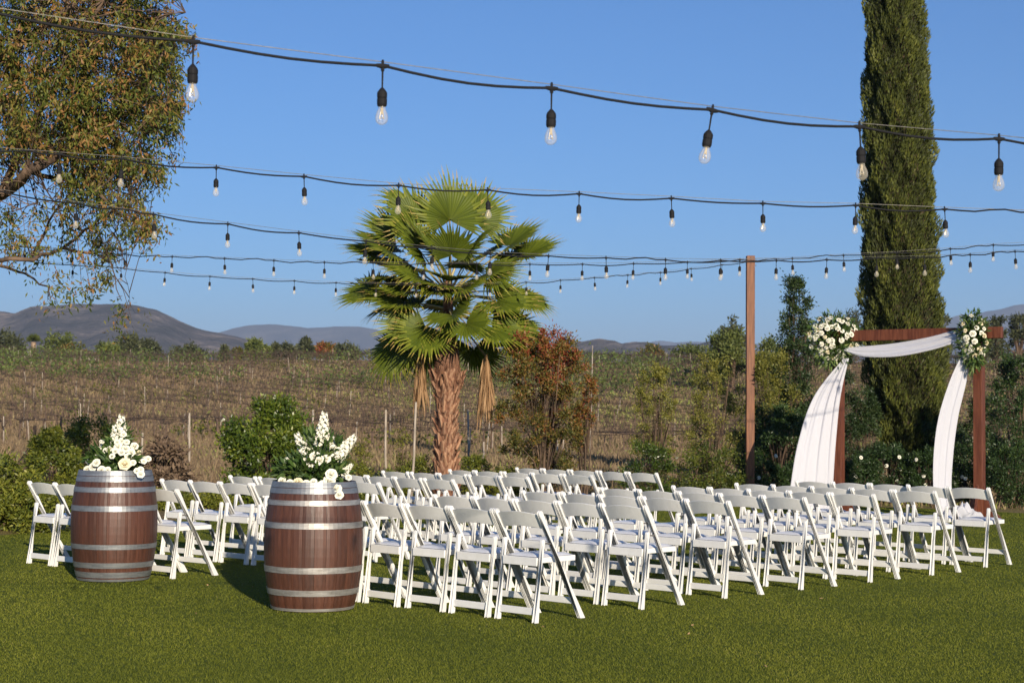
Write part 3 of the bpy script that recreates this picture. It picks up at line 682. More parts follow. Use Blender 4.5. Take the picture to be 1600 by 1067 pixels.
# the fans one can single out in the photograph: hub x, hub y, depth offset, scale, normal towards the camera
FANS = [(703, 345, -.15, 1.0, -1.4), (668, 340, .1, .95, -.9), (740, 345, .25, .95, -.8), (640, 330, .35, .9, -.5), (650, 350, -.3, .9, -.8), (770, 360, .2, .9, -.6),
        (618, 372, .1, .95, -.5), (612, 395, -.25, .9, -.6), (795, 385, .1, .92, -.4), (780, 400, -.3, .85, -.6), (800, 410, .3, .9, -.3), (610, 420, .25, .9, -.4), (622, 440, -.2, .9, -.5),
        (800, 440, -.1, .8, -.6), (775, 455, .3, .85, -.4), (640, 455, -.45, .8, -.9), (700, 440, -.75, .8, -.6), (760, 478, -.5, .9, -.7), (650, 480, .1, .85, -.6), (728, 505, -.6, .85, -2.2), (645, 505, -.35, .85, -1.2),
        (780, 500, .3, .85, -.8), (672, 500, .4, .85, -.5), (735, 395, -.5, .85, -1.0), (675, 400, -.55, .85, -1.0), (700, 385, .6, .9, -.3), (625, 480, .4, .8, -.6), (620, 500, -.1, .8, -1.0), (790, 470, .5, .8, -.6),
        (705, 470, .8, .85, .2), (760, 430, -.55, .75, -.8), (640, 415, .7, .85, 0), (760, 400, .7, .85, 0),
        (690, 365, -.45, .8, -1.6), (655, 390, -.5, .8, -1.4), (640, 430, -.6, .75, -1.6), (770, 430, -.5, .75, -1.5), (685, 415, -.7, .7, -1.0), (725, 420, -.75, .7, -.9), (705, 400, -.3, .8, .2), (680, 455, -.7, .7, -1.4), (725, 460, -.65, .7, -1.6), (612, 520, .15, .85, -.9), (635, 535, .0, .8, -1.5), (800, 510, .1, .8, -1.0), (780, 525, .35, .8, -.6), (655, 520, .5, .8, -.5), (736, 535, -.55, .95, -2.6), (668, 518, -.5, .85, -2.0), (705, 492, -.75, .8, -2.2), (768, 512, -.35, .85, -1.4), (620, 545, .05, .8, -1.2), (648, 552, .25, .8, -.9), (795, 535, .1, .8, -1.1), (688, 448, -.8, .8, -2.0), (722, 452, -.8, .75, -1.9), (655, 432, -.65, .8, -1.5), (752, 445, -.65, .8, -1.5), (775, 470, -.2, .85, -1.0), (632, 472, -.25, .85, -1.0), (740, 545, .5, .8, -.4), (670, 540, .5, .8, -.4), (590, 400, .0, .8, -.7), (822, 400, .0, .8, -.7), (585, 460, .1, .8, -.7), (820, 470, .2, .75, -.7)]
random.seed(5)
for i, (x_, y_, dy, s_, nb) in enumerate(FANS):
    if (y_ < 470 and i % 4 == 1) or (y_ > 470 and i % 5 == 2): continue
    s_ *= random.uniform(.88, 1.06)
    hub = ploc(x_, y_, dy); low = y_ > 470
    hr = heart+Vector((0, 0, (-.35 if low else .1 if y_ < 360 else -.1)))
    hr += (hub-hr).normalized()*.1
    add_frond(hub, hr, i+random.randint(0, 1)*2, (random.uniform(-.6, .6), nb*.75+random.uniform(-.2, .2), 1.0 if not low else 1.1), s_)
# two dead fans hanging against the trunk
for x_, y_, s_ in ((657, 550, 1.1), (759, 556, 1.3)):
    hub = ploc(x_, y_, -.1); n = 230; q = rng.uniform(0, 1, n); a = rng.uniform(0, 2*PI, n); w_ = .035+.09*q*s_
    C = np.stack([np.cos(a)*w_*rng.uniform(.2, 1, n), np.sin(a)*w_*.7, -q*.62*s_+.05], 1)
    D = np.stack([np.cos(a)*.09, np.sin(a)*.06, np.full(n, -1.)], 1)+rng.normal(size=(n, 3))*.05
    o = link('dead_frond', leafcloud(C, D, rng.uniform(.25, .5, n)*s_, .024, 'dead_frond', G['deadpalm'], rng.uniform(0, 1, n)), palm, hub)
    o['label'] = 'dry tan hanging dead frond'
    b = MB(); hh = heart+Vector((0, 0, -.55)); b.tube([hh, (hh+hub)/2+Vector((0, 0, .10)), hub], [.022, .018, .012], 5); link('petiole', b.mesh('petiole', M['pale_bark']), palm)

# ------------------------------------------------------------------ cypress
CY = 33.0; c0 = P(1412, 700, CY); cyp = empty('cypress', (c0.x, CY, 0)); tag(cyp, 'tall narrow Italian cypress tree behind the wedding arch', 'tree')
PROF = [(760, 1392, 1462), (700, 1376, 1470), (640, 1362, 1477), (560, 1350, 1476), (450, 1347, 1466), (300, 1348, 1458), (150, 1351, 1450), (0, 1355, 1440), (-150, 1362, 1428), (-300, 1374, 1414), (-400, 1390, 1402)]
zz, cx, rd = [], [], []
for y_, a, b in PROF:
    A, B = P(a, y_, CY), P(b, y_, CY); zz.append(A.z); cx.append((A.x+B.x)/2-c0.x); rd.append((B.x-A.x)/2)
def cyr(z): return np.interp(z, zz, rd), np.interp(z, zz, cx)
n = 170000; z = rng.uniform(.35, zz[-1], n); a = rng.uniform(0, 2*PI, n)
r0, ccx = cyr(z)
lump = .10*np.sin(a*5+z*3.1)+.07*np.sin(a*9-z*5.3+1)+.06*np.sin(a*3+z*7.7)+.05*np.sin(a*17+z*11)
rr = r0*(.94+lump*.9)*(1-.22*rng.uniform(0, 1, n)**2)
C = np.stack([np.cos(a)*rr+ccx, np.sin(a)*rr, z], 1)
D = np.stack([np.cos(a)*.45+.22, np.sin(a)*.45, np.full(n, 1.0)], 1)+rng.normal(size=(n, 3))*.22
stk_ = np.sin(a*6-z*2.4+.8*np.sin(z*1.3))+.6*np.sin(a*13-z*6)
tint = np.clip(.42+.20*stk_*.5+rng.normal(size=n)*.16+lump*1.2, 0, 1)
link('crown', leafcloud(C, D, rng.uniform(.05, .12, n), .024, 'crown', G['cypress'], tint), cyp)
mb = MB(); k_ = 28; zl = np.linspace(.3, zz[-1]-.1, 60); vs = []
for z_ in zl:
    r0_, cc = cyr(z_)
    for j in range(k_):
        a_ = 2*PI*j/k_; l_ = .10*math.sin(a_*5+z_*3.1)+.07*math.sin(a_*9-z_*5.3+1)+.06*math.sin(a_*3+z_*7.7)
        vs.append((math.cos(a_)*r0_*(.74+l_*.8)+cc, math.sin(a_)*r0_*(.74+l_*.8), z_))
mb.add(vs, [(i*k_+j, i*k_+(j+1) % k_, (i+1)*k_+(j+1) % k_, (i+1)*k_+j) for i in range(len(zl)-1) for j in range(k_)])
link('inner_twigs', mb.mesh('inner_twigs', simple('cypress_inner', (.035, .028, .014), (.075, .05, .025), 7, .95, 1, .05), smooth=True), cyp)
mb = MB(); mb.tube([(-.0, 0, -.1), (0, 0, .5), (0, 0, 6)], [.22, .16, .06], 10); link('trunk', mb.mesh('trunk', M['bark'], smooth=True), cyp)

# ------------------------------------------------------------------ eucalyptus at the upper left
EYD = 17.5; e0 = P(-330, 700, EYD+1); euc = empty('eucalyptus', (e0.x, EYD+1, 0)); tag(euc, 'eucalyptus tree with drooping olive and rusty leaves at upper left', 'tree')
def eloc(x, y, dy=0.):
    q = P(x, y, EYD+dy); return Vector((q.x-e0.x, dy-1, q.z))
mb = MB(); TR = [Vector((0, 0, -.2)), Vector((.15, .1, 1.2)), Vector((0, 0, 2.4)), Vector((-.2, .1, 3.6)), Vector((.1, 0, 5.0)), Vector((.0, 0, 6.6))]
mb.tube(TR, [.34, .28, .25, .2, .14, .07], 12); link('trunk', mb.mesh('trunk', M['pale_bark'], smooth=True), euc)
BR = [([(-330, 380), (-150, 340), (0, 308), (45, 268), (110, 232), (170, 190), (230, 130), (262, 70)], .085),
      ([(-330, 420), (-200, 410), (-60, 413), (0, 405), (50, 404), (95, 390), (130, 362), (175, 330), (215, 300)], .036),
      ([(0, 308), (60, 180), (120, 90), (160, 0), (180, -80)], .045),
      ([(-330, 250), (-150, 160), (0, 90), (110, 10), (200, -60)], .07),
      ([(95, 390), (140, 395), (172, 410), (190, 470)], .016), ([(0, 412), (40, 430), (75, 448), (78, 470)], .018),
      ([(45, 268), (100, 280), (150, 300), (200, 345), (232, 352)], .03), ([(170, 190), (220, 215), (262, 180), (290, 168)], .022), ([(110, 10), (220, 30), (290, 20)], .025),
      ([(175, 330), (186, 380), (196, 420), (200, 455), (212, 490)], .005), ([(50, 404), (70, 360), (95, 320), (60, 290)], .02), ([(130, 362), (110, 330), (60, 320), (20, 330)], .01)]
bpts = []
for pl, r_ in BR:
    mb = MB(); pts = [eloc(x, y, .6*math.sin(i*1.3+x*.01)) for i, (x, y) in enumerate(pl)]
    P2 = []
    for i in range(len(pts)-1):
        for q in (0, .33, .66): P2.append(pts[i].lerp(pts[i+1], q)+Vector([random.uniform(-.02, .02) for _ in range(3)]))
    P2.append(pts[-1]); mb.tube(P2, [r_*(1-.8*i/(len(P2)-1)) for i in range(len(P2))], 7)
    link('branch', mb.mesh('branch', M['bark'], smooth=True), euc); bpts += P2
# leafy masses: x, y, rx, ry (pixels), weight
EM = [(60, 60, 110, 75, 10), (180, 50, 95, 60, 8), (250, 60, 50, 55, 4), (60, 150, 110, 60, 9), (170, 150, 85, 65, 8), (255, 170, 38, 45, 3), (245, 115, 40, 40, 2.2), (40, 215, 80, 35, 4),
      (150, 235, 60, 40, 4.5), (210, 245, 45, 30, 2.2), (175, 300, 60, 48, 4.0), (215, 345, 26, 28, 1.6), (120, 290, 35, 35, 1.5), (130, 345, 40, 25, 1.3), (165, 385, 30, 20, .8), (150, 430, 22, 22, .5), (100, 435, 18, 25, .3), (25, 370, 28, 16, .6), (60, 385, 25, 12, .4), (85, 455, 16, 14, .25), (185, 492, 12, 12, .22), (195, 470, 14, 10, .1),
      (60, 330, 30, 22, .5), (10, 320, 25, 25, .6), (230, 260, 35, 12, .5), (40, -40, 160, 70, 9), (200, -50, 90, 60, 5), (-120, 60, 120, 110, 8), (-120, 250, 110, 90, 6), (-300, 100, 160, 160, 8), (-300, -150, 220, 140, 8), (-80, -200, 200, 120, 9), (120, -180, 130, 80, 5), (-150, 380, 90, 30, 1.5)]
tot = sum(e[4] for e in EM); Cs = []; TT = []
NE = 92000
for (x, y, rx, ry, w_) in EM:
    m_ = int(NE*w_/tot*(.62 if y > 280 else 1)); big = w_ > 1.2
    nt_ = max(6, m_//44)
    # twig tips first, then leaves hanging along each twig
    U = unit(nt_); rad = rng.uniform(.15, 1, nt_)**.5
    tx, ty, td = x+U[:, 0]*rad*rx, y+U[:, 2]*rad*ry, U[:, 1]*rad*(1.0 if big else .4)
    tips = np.array([eloc(a, b, c) for a, b, c in zip(tx, ty, td)])
    k = rng.integers(0, nt_, m_); s = rng.uniform(0, 1, m_)
    sw = rng.normal(size=(nt_, 3))*.10
    Cs.append(tips[k]+sw[k]*s[:, None]+rng.normal(size=(m_, 3))*.045-np.stack([s*0, s*0, s*.19], 1))
    TT.append(np.clip(rng.beta(2, 2.5, m_)*.8+rng.uniform(-.1, .38, nt_)[k], 0, 1))
C = np.concatenate(Cs); n = len(C)
D = rng.normal(size=(n, 3))*.6+np.array([.05, 0, -.75])
link('crown', leafcloud(C, D, rng.uniform(.045, .08, n), rng.uniform(.015, .024, n), 'crown', G['euc'], np.concatenate(TT)), euc)
mb = MB()
for i in range(0, n, 46):
    q = Vector(C[i]); b_ = min(random.sample(bpts, 24), key=lambda p: (p-q).length)
    if (b_-q).length < 1.1: mb.tube([b_, b_.lerp(q, .5)+Vector((0, 0, .08)), q], [.006, .004, .002], 3, False)
link('twigs', mb.mesh('twigs', M['bark']), euc)['kind'] = 'stuff'

# ------------------------------------------------------------------ string lights
sk = MB(); sk.lathe([(.004, -.004), (.007, -.016), (.0035, -.022), (.003, -.078), (.009, -.084), (.0165, -.094), (.0185, -.100), (.0185, -.114), (.0165, -.117), (.0185, -.120), (.0185, -.138), (.016, -.146), (.010, -.147)][::-1], 14, caps=True)
sk.tube([(-.024, 0, 0), (-.012, 0, -.001), (0, 0, -.003), (.012, 0, -.001), (.024, 0, 0)], [.006, .0085, .010, .0085, .006], 8); sk.tube([(0, 0, .004), (0, 0, .021)], [.006, .004], 8)
SOCK = sk.mesh('socket', M['cable'], smooth=False)
bb = MB(); bb.lathe([(.0125, -.146), (.013, -.156), (.018, -.166), (.0222, -.178), (.0232, -.190), (.0205, -.201), (.013, -.209), (.004, -.2125), (.0005, -.213)][::-1], 16); BULB = bb.mesh('bulb', M['glass'], smooth=True)
fb = MB(); fb.lathe([(.003, -.148), (.0065, -.156), (.004, -.170), (.002, -.176)], 8); fb.tube([(-.004, 0, -.165), (-.008, 0, -.192), (0, 0, -.185), (.008, 0, -.192), (.004, 0, -.165)], .0018, 4); FIL = fb.mesh('filament', M['filament'])
SL = [('nearest string of clear bulbs crossing the top of the sky',
       [(-380, -35), (-32, 15), (302, 65), (598, 103), (862, 138), (1113, 172), (1343, 198), (1561, 217), (1770, 238)], [5.35, 6.85], [0]),
      ('second nearest string of clear bulbs passing in front of the palm top',
       [(-190, 222), (-50, 230), (93, 241), (190, 248), (338, 262), (475, 276), (623, 290), (762, 297), (905, 303), (1049, 310), (1192, 318), (1337, 321), (1476, 327), (1618, 332), (1760, 335)], [12.0, 12.3], [0]),
      ('middle string of clear bulbs running from the left tree to the far right',
       [(-130, 282), (-5, 298), (120, 318), (240, 335), (356, 350), (467, 364), (572, 377), (675, 388), (766, 396), (857, 400), (947, 403), (1040, 406), (1126, 407), (1213, 407), (1292, 406), (1370, 403), (1444, 402), (1516, 398), (1586, 393), (1655, 389), (1722, 385)], [13.2, 20.2], [0]),
      ('fourth string of small bulbs crossing the palm crown at mid height',
       [(-110, 374), (-34, 381), (39, 386), (112, 393), (195, 397), (269, 401), (351, 404), (428, 407), (507, 410), (583, 411), (663, 412), (745, 412), (828, 413), (910, 413), (990, 412), (1074, 410), (1156, 406), (1238, 404), (1318, 399), (1401, 395), (1485, 389), (1552, 383), (1630, 379)], [22, 21], [0]),
      ('farthest string of tiny bulbs ending at the top of the wooden post',
       [(-110, 396), (-34, 402), (40, 408), (114, 414), (189, 419), (258, 426), (328, 432), (395, 436), (460, 439), (525, 442), (588, 443), (650, 444), (708, 444), (765, 443), (822, 441), (876, 438), (929, 434), (981, 430), (1032, 426), (1080, 420), (1128, 414)], [24.5, 28.0], [(1168, 409)])]
random.seed(9)
for si, (lab, pts, (d0, d1), end) in enumerate(SL):
    w = [P(x, y, d0+(d1-d0)*i/(len(pts)-1)) for i, (x, y) in enumerate(pts)]
    root = empty('string_lights', w[0]); tag(root, lab, 'string lights', 'strings of clear light bulbs over the lawn'); o0 = w[0]
    loc = [p-o0 for p in w]
    if end[0]: loc.append(P(*end[0], 28.05)-o0)
    path = []
    for i in range(len(loc)-1):
        a, b = loc[i], loc[i+1]; sg = random.uniform(.010, .028) if si else random.uniform(.016, .024); up = random.choice([0, 0, 1]) if si else 0
        for q in np.linspace(0, 1, 7)[:-1]:
            path.append(a.lerp(b, q)+Vector((0, 0, -sg*math.sin(PI*q)+up*.03*math.exp(-((q-.6)/.15)**2))))
    path.append(loc[-1])
    mb = MB(); mb.tube(path, .0052 if si == 0 else .0060 if si == 1 else .0065, 8); link('cable', mb.mesh('cable', M['cable'], smooth=True), root)
    mb = MB(); wp = []
    for i in range(len(loc)-1):
        for q in (0, .5): wp.append(loc[i].lerp(loc[i+1], q)+Vector((0, .012, .016)))
    wp.append(loc[-1]+Vector((0, .01, .016))); mb.tube(wp, .0016 if si == 0 else .002, 5); link('support_wire', mb.mesh('support_wire', M['wire'], smooth=True), root)
    for i, p in enumerate(loc[:len(pts)]):
        s = link('socket', SOCK, root, p); dirx = (loc[min(i+1, len(loc)-1)]-loc[max(i-1, 0)])
        s.rotation_euler = (random.uniform(-.04, .04), random.choice([-.04, .02, .05, 0]) if not (si == 0 and i == 5) else .18, math.atan2(dirx.y, dirx.x))
        bl = link('bulb', BULB, s); fl = link('filament', FIL, s)

# ------------------------------------------------------------------ tall post
pp = P(1172.5, 400, 28.2); post = empty('wooden_post', (pp.x, 28.2, 0)); tag(post, 'tall square brown wooden post holding the string lights', 'post')
b = MB(); b.box(-.069, .069, -.069, .069, -.05, pp.z); link('shaft', b.mesh('shaft', M['postwood'], bevel=.006), post)
for q in (-.07, -.16):
    b = MB(); b.lathe([(.004, -.1), (.012, -.099), (.012, -.09), (.004, -.088)], 8, caps=True); h = link('hook', b.mesh('hook', M['wire']), post, (0, 0, pp.z+q)); h.rotation_euler = (0, PI/2, PI)

# slender poles at the far edge of the bed
POLE = [(297, 645, 745, 30, 'tall pale pole standing left of the citrus bush'), (603, 640, 740, 28.3, 'thin pale pole between the barrel flowers and the palm'), (648, 628, 740, 26.9, 'white pole under the left dead palm frond'), (733, 640, 740, 32, 'thin pale pole right of the palm trunk'), (490, 640, 740, 32, 'pale pole behind the right barrel flowers'), (222, 676, 745, 29, 'short pale leaning pole right of left barrel flowers'), (95, 650, 740, 30, 'brown square stake behind the far left shrubs'), (925, 540, 700, 60, 'tall thin pole right of the red shrub'), (756, 690, 740, 33, 'short white stake left of the red shrub'), (870, 690, 745, 33, 'short stake behind the chairs right of the red shrub'), (1082, 700, 760, 30, 'short white stake left of the tall post')]
for x, yt, yb, Y, lab in POLE:
    a = P(x, yt, Y); g_ = float(gz(a.x, Y)); h = a.z-g_; w_ = .021 if Y < 50 else .02
    b = MB(); b.tube([(random.uniform(-.06, .06), 0, -.05), (0, 0, h*.5), (random.uniform(-.05, .05), 0, h)], [w_, w_*.95, w_*.85], 6)
    tag(link('garden_pole', b.mesh('garden_pole', M['stake' if 'brown' not in lab else 'dark_stake'], smooth=True), None, (a.x, Y, g_)), lab, 'pole')
# old dark log and leaning posts at the far left
lg = P(28, 690, 24); b = MB(); b.tube([(-.35, .1, -.02), (-.22, 0, .35), (-.05, 0, .62), (.12, 0, .92)], [.10, .09, .085, .07], 9)
tag(link('old_stump', b.mesh('old_stump', M['bark'], smooth=True), None, (lg.x, 24.3, 0)), 'dark leaning old trunk stub at the far left edge', 'stump')
b = MB(); b.tube([(0, 0, -.05), (.02, 0, 1.25)], [.035, .03], 6)
tag(link('fence_stake', b.mesh('fence_stake', M['dark_stake']), None, (P(52, 700, 26).x, 26, 0)), 'thin dark upright stake beside the leaning trunk stub', 'stake')

# ------------------------------------------------------------------ wedding arch
AR, AL = Vector((7.02, 25.0, 0)), Vector((5.18, 26.35, 0))
ad = (AL-AR).normalized(); AW = (AL-AR).length; ang = math.atan2(ad.y, ad.x)
arch = empty('wedding_arch', AR, ang); tag(arch, 'red-brown wooden ceremony arch in front of the cypress', 'arch')
HA = 2.83
def apx(x, y, off=0.0):
    """point of the arch's own plane seen at a photo position, in arch coordinates (x along the beam, y behind it)"""
    nrm = Vector((-ad.y, ad.x, 0)); o = Vector((0, 0, CAM_H)); d = P(x, y, 10)-o
    off = -off
    t = ((AR+nrm*off)-o).dot(nrm)/d.dot(nrm); q = o+d*t-AR
    return Vector((q.dot(ad), off, q.z))
def apoint(x, y, off=0.0):
    v = apx(x, y, off); return v
for xx in (0.0, AW):
    b = MB(); b.box(xx-.07, xx+.07, -.07, .07, 0, HA-.14-.003); ps = link('post', b.mesh('post', M['redwood'], bevel=.006), arch)
    for s in (-1, 1):
        for axis in (0, 1):
            b = MB(); t_ = .019
            pl = [(.071*s, .50), (.071*s, .0), (.34*s, .0), (.30*s, .05), (.16*s, .18)]
            if s < 0: pl = pl[::-1]
            if axis == 0: b.add([(xx+p[0], y_, p[1]) for y_ in (-t_, t_) for p in pl], [(0, 1, 2, 3, 4), (9, 8, 7, 6, 5)]+[(i, 5+i, 5+(i+1) % 5, (i+1) % 5) for i in range(5)])
            else: b.prism_x(pl, xx-t_, xx+t_)
            link('foot_brace', b.mesh('foot_brace', M['redwood'], bevel=.003), arch)
b = MB(); b.box(-.36, AW+.36, -.045, .045, HA-.14, HA+.03); link('beam', b.mesh('beam', M['redwood'], bevel=.006), arch)
# drapes
def drape(name, label, left, right, nfold, amp, thick=.004, nu=40, seed=0, parent=None, extra=None):
    """left/right: control points (x, y, off) down both edges"""
    def interp(c, q):
        n = len(c)-1; f = q*n; i = min(int(f), n-1); f -= i; g = lambda j: Vector(c[max(0, min(n, j))])
        p0, p1, p2, p3 = g(i-1), g(i), g(i+1), g(i+2)
        return .5*((2*p1)+(p2-p0)*f+(2*p0-5*p1+4*p2-p3)*f*f+(3*p1-p0-3*p2+p3)*f**3)
    nv_ = 46; V = []
    for j in range(nv_):
        q = j/(nv_-1); a, b_ = interp(left, q), interp(right, q)
        for i in range(nu):
            u = i/(nu-1); p = a.lerp(b_, u); w_ = (b_-a).length
            ph = 2*PI*nfold*u+seed+.7*math.sin(q*3+seed)
            d = amp*(math.sin(ph)+.45*math.sin(ph*2.3+q*2)+.3*math.sin(ph*.37+1))*min(1, w_/.35+.25)
            p = p+Vector((math.cos(ph)*amp*.4, d, 0))
            V.append(p)
    i = (np.arange(nv_-1)[:, None]*nu+np.arange(nu-1)[None]).ravel()
    me = nmesh(name, np.array(V), np.stack([i, i+1, i+nu+1, i+nu], 1), M['cloth'], smooth=True)
    o = link(name, me, None, AR, (0, 0, ang)); tag(o, label, 'drape'); md = o.modifiers.new('thickness', 'SOLIDIFY'); md.thickness = .003
    return o
A_ = apoint
drape('white_drape', 'long white chiffon drape spreading down the left arch post', [A_(1318, 560, -.12), A_(1272, 620, -.35), A_(1248, 690, -.6), A_(1236, 760, -.8), A_(1232, 800, -.85)], [A_(1326, 560, -.12), A_(1313, 620, -.14), A_(1306, 690, -.17), A_(1302, 755, -.2), A_(1300, 800, -.22)], 3.2, .016, seed=1)
drape('white_drape', 'white chiffon swag sagging under the arch beam', [A_(1318, 543, -.10), A_(1350, 541, -.08), A_(1400, 536, -.06), A_(1450, 527, -.06), A_(1485, 518, -.06), A_(1510, 514, -.06)], [A_(1318, 548, -.13), A_(1350, 557, -.19), A_(1400, 557, -.22), A_(1450, 548, -.20), A_(1485, 538, -.18), A_(1510, 530, -.13)], 2.2, .013, nu=22, seed=2)
drape('white_drape', 'narrow white chiffon drape sweeping down left of right arch post', [A_(1506, 548, -.15), A_(1486, 590, -.28), A_(1467, 650, -.38), A_(1459, 710, -.42), A_(1459, 770, -.42), A_(1466, 812, -.35)], [A_(1516, 556, -.09), A_(1511, 595, -.11), A_(1498, 650, -.14), A_(1490, 710, -.16), A_(1488, 770, -.16), A_(1500, 815, -.15)], 2.6, .011, nu=26, seed=3)
# cloth pooled on the grass
b = MB(); nn = 40; vs = []
pc = A_(1515, 822, -.25); 
for j in range(nn):
    for i in range(nn):
        u, v = i/(nn-1)*2-1, j/(nn-1)*2-1; r_ = math.hypot(u, v)
        h = max(0, 1-r_**2)*(.15+.05*math.sin(u*9+v*4)+.04*math.sin(v*13-u*5)+.03*math.sin(u*21+2))+.012
        vs.append((u*.34+.03*math.sin(v*7), v*.22+.03*math.sin(u*8), max(h, .008)))
b.add(vs, [(j*nn+i, j*nn+i+1, (j+1)*nn+i+1, (j+1)*nn+i) for j in range(nn-1) for i in range(nn-1) if math.hypot((i+.5)/(nn-1)*2-1, (j+.5)/(nn-1)*2-1) < 1])
pw = AR+ad*.32+Vector((-.10, -.55, 0)); po = link('pooled_drape', b.mesh('pooled_drape', M['cloth'], smooth=True), None, (pw.x, pw.y, .02), (0, 0, .4)); tag(po, 'end of white chiffon drape heaped on grass by right arch post', 'drape')
# arch flowers
def arch_flowers(label, x, y, rx, rz, n, off, seed, gl):
    random.seed(seed); c = A_(x, y, off); wv = AR+ad*c.x+Vector((-ad.y, ad.x, 0))*c.y; wv.z = c.z
    r = empty('arch_flowers', wv); tag(r, label, 'flowers')
    ry = .2
    for i in range(n):
        for _ in range(30):
            a = random.uniform(PI*1.02, PI*1.98) if random.random() < .88 else random.uniform(0, PI)
            e = math.asin(random.uniform(-.95, .95)); d = Vector((math.cos(a)*math.cos(e), math.sin(a)*math.cos(e), math.sin(e)))
            p = Vector((d.x*rx, d.y*ry, d.z*rz))*random.uniform(.82, 1.05)
            if all((p-q).length > .05 for q in used): break
        used.append(p); place_rose(r, p, d+Vector((0, -.5, .1)), random.uniform(.032, .056))
    used.clear()
    greens(r, gl, (rx*1.05, ry*.9, rz*1.1), .085)
    greens(r, gl//4, (rx*.7, ry*.8, rz*.6), .09, (0, -.05, -rz*.75), -.8, 'foliage', .15)
    return r
used = []
arch_flowers('large cluster of white roses on the left corner of the arch', 1303, 528, .40, .37, 84, -.12, 41, 1500)
arch_flowers('narrow cluster of white roses on the right corner of the arch', 1520, 528, .21, .39, 40, -.12, 42, 1100)

# ------------------------------------------------------------------ barrels
def br(z): 
    t = (z-.48)/.48; return .372-.055*t*t-.010*abs(t)**3
BH = .955
def barrel(label, X, Y, hoops, mh, rz):
    root = empty('wine_barrel', (X, Y, 0.012), rz); tag(root, label, 'barrel', 'wine barrels flanking the aisle')
    ns_ = 26; zs = np.linspace(0, BH-.004, 15)
    mb = MB(); hw = PI/ns_-.0032; vs = []
    for z in zs:
        for (a, r_) in ((-hw, br(z)-.001), (-hw*.45, br(z)+.0012), (hw*.45, br(z)+.0012), (hw, br(z)-.001), (hw, br(z)-.022), (-hw, br(z)-.022)):
            vs.append((math.cos(a)*r_, math.sin(a)*r_, z))
    m_ = 6; nz = len(zs); fs = [(i*m_+j, i*m_+(j+1) % m_, (i+1)*m_+(j+1) % m_, (i+1)*m_+j) for i in range(nz-1) for j in range(m_)]+[tuple(range(m_))[::-1], tuple(range((nz-1)*m_, nz*m_))]
    mb.add(vs, fs); me = mb.mesh('stave', M['oak'])
    for i in range(ns_): link('stave', me, root, None, (0, 0, 2*PI*i/ns_))
    mb = MB(); mb.lathe([(.0005, BH-.03), (br(BH)-.024, BH-.03)], 40); mb.lathe([(br(BH)-.024, BH-.045), (.0005, BH-.045)], 40); link('head', mb.mesh('head', M['oak']), root)
    for (za, zb_, worn) in hoops:
        p = []
        zl_ = np.linspace(za, zb_, 4)
        p = [(br(z)+.0018, z) for z in zl_]+[(br(z)+.0048, z) for z in zl_[::-1]]; p.append(p[0])
        mb = MB(); mb.lathe(p[::-1], 64); link('hoop', mb.mesh('hoop', M['hoop_worn' if worn else 'hoop'], smooth=False), root)
        for q in (0, 1):
            rv = MB(); zc = (za+zb_)/2; a = -PI/2+2.2+q*.035; rr = br(zc)+.0045
            rv.lathe([(.004, 0), (.004, .0015), (.002, .003)], 8, caps=True); o = link('rivet', rv.mesh('rivet', M['hoop']), root, (math.cos(a)*rr, math.sin(a)*rr, zc)); o.rotation_euler = (0, PI/2, a)
    return root
def hf(t0, t1, top, bot): return ((bot-t1)/(bot-top)*BH, (bot-t0)/(bot-top)*BH)
hp1 = [(365, 391, 0), (394, 420, 0), (447, 472, 0), (538, 565, 0), (728, 752, 0), (818, 845, 0), (865, 893, 0), (899, 911, 0)]
hp2 = [(415, 443, 0), (446, 472, 0), (505, 530, 1), (614, 643, 1), (832, 862, 1), (944, 974, 1), (1036, 1050, 1)]
B1 = P(177, 904, 14.72); B2 = P(488.5, 949.5, 12.66)
b1 = barrel('reddish wine barrel with shiny hoops, farther one at the left', B1.x, 14.72, [hf(a, b, 365, 912)+(w_,) for a, b, w_ in hp1], 0, .3)
b2 = barrel('reddish wine barrel with worn pale hoops, nearer one in the foreground', B2.x, 12.66, [hf(a, b, 415, 1052)+(w_,) for a, b, w_ in hp2], 1, 1.1)
# flower arrangements standing on the barrels
def bouquet(label, cx_, cy_, Y, sc, items, spikes, g):
    c = P(cx_, cy_, Y); r = empty('flower_arrangement', (c.x, Y, BH-.016)); tag(r, label, 'flowers', 'flower arrangements on the barrels')
    z0 = BH-.016
    def L_(x, y, dy): q = P(x, y, Y+dy); return Vector((q.x-c.x, dy, q.z-z0))
    for (x, y, dy, s, k) in items:
        p = L_(x, y, dy); place_rose(r, p, Vector((p.x*1.2, -.7+dy, .45)), s, k)
    for (x0, y0, x1, y1, dy, k) in spikes:
        a, b_ = L_(x0, y0, dy*.3), L_(x1, y1, dy); spike(r, a, b_-a, (b_-a).length/.34, k)
    for (n_, ell, ctr, L) in g: greens(r, n_, ell, L, ctr)
    b = MB(); b.lathe([(.09, .0), (.11, .04), (.11, .07), (.10, .07), (.09, .02)], 16, caps=True); link('bowl', b.mesh('bowl', M['stem']), r)
    return r
random.seed(77)
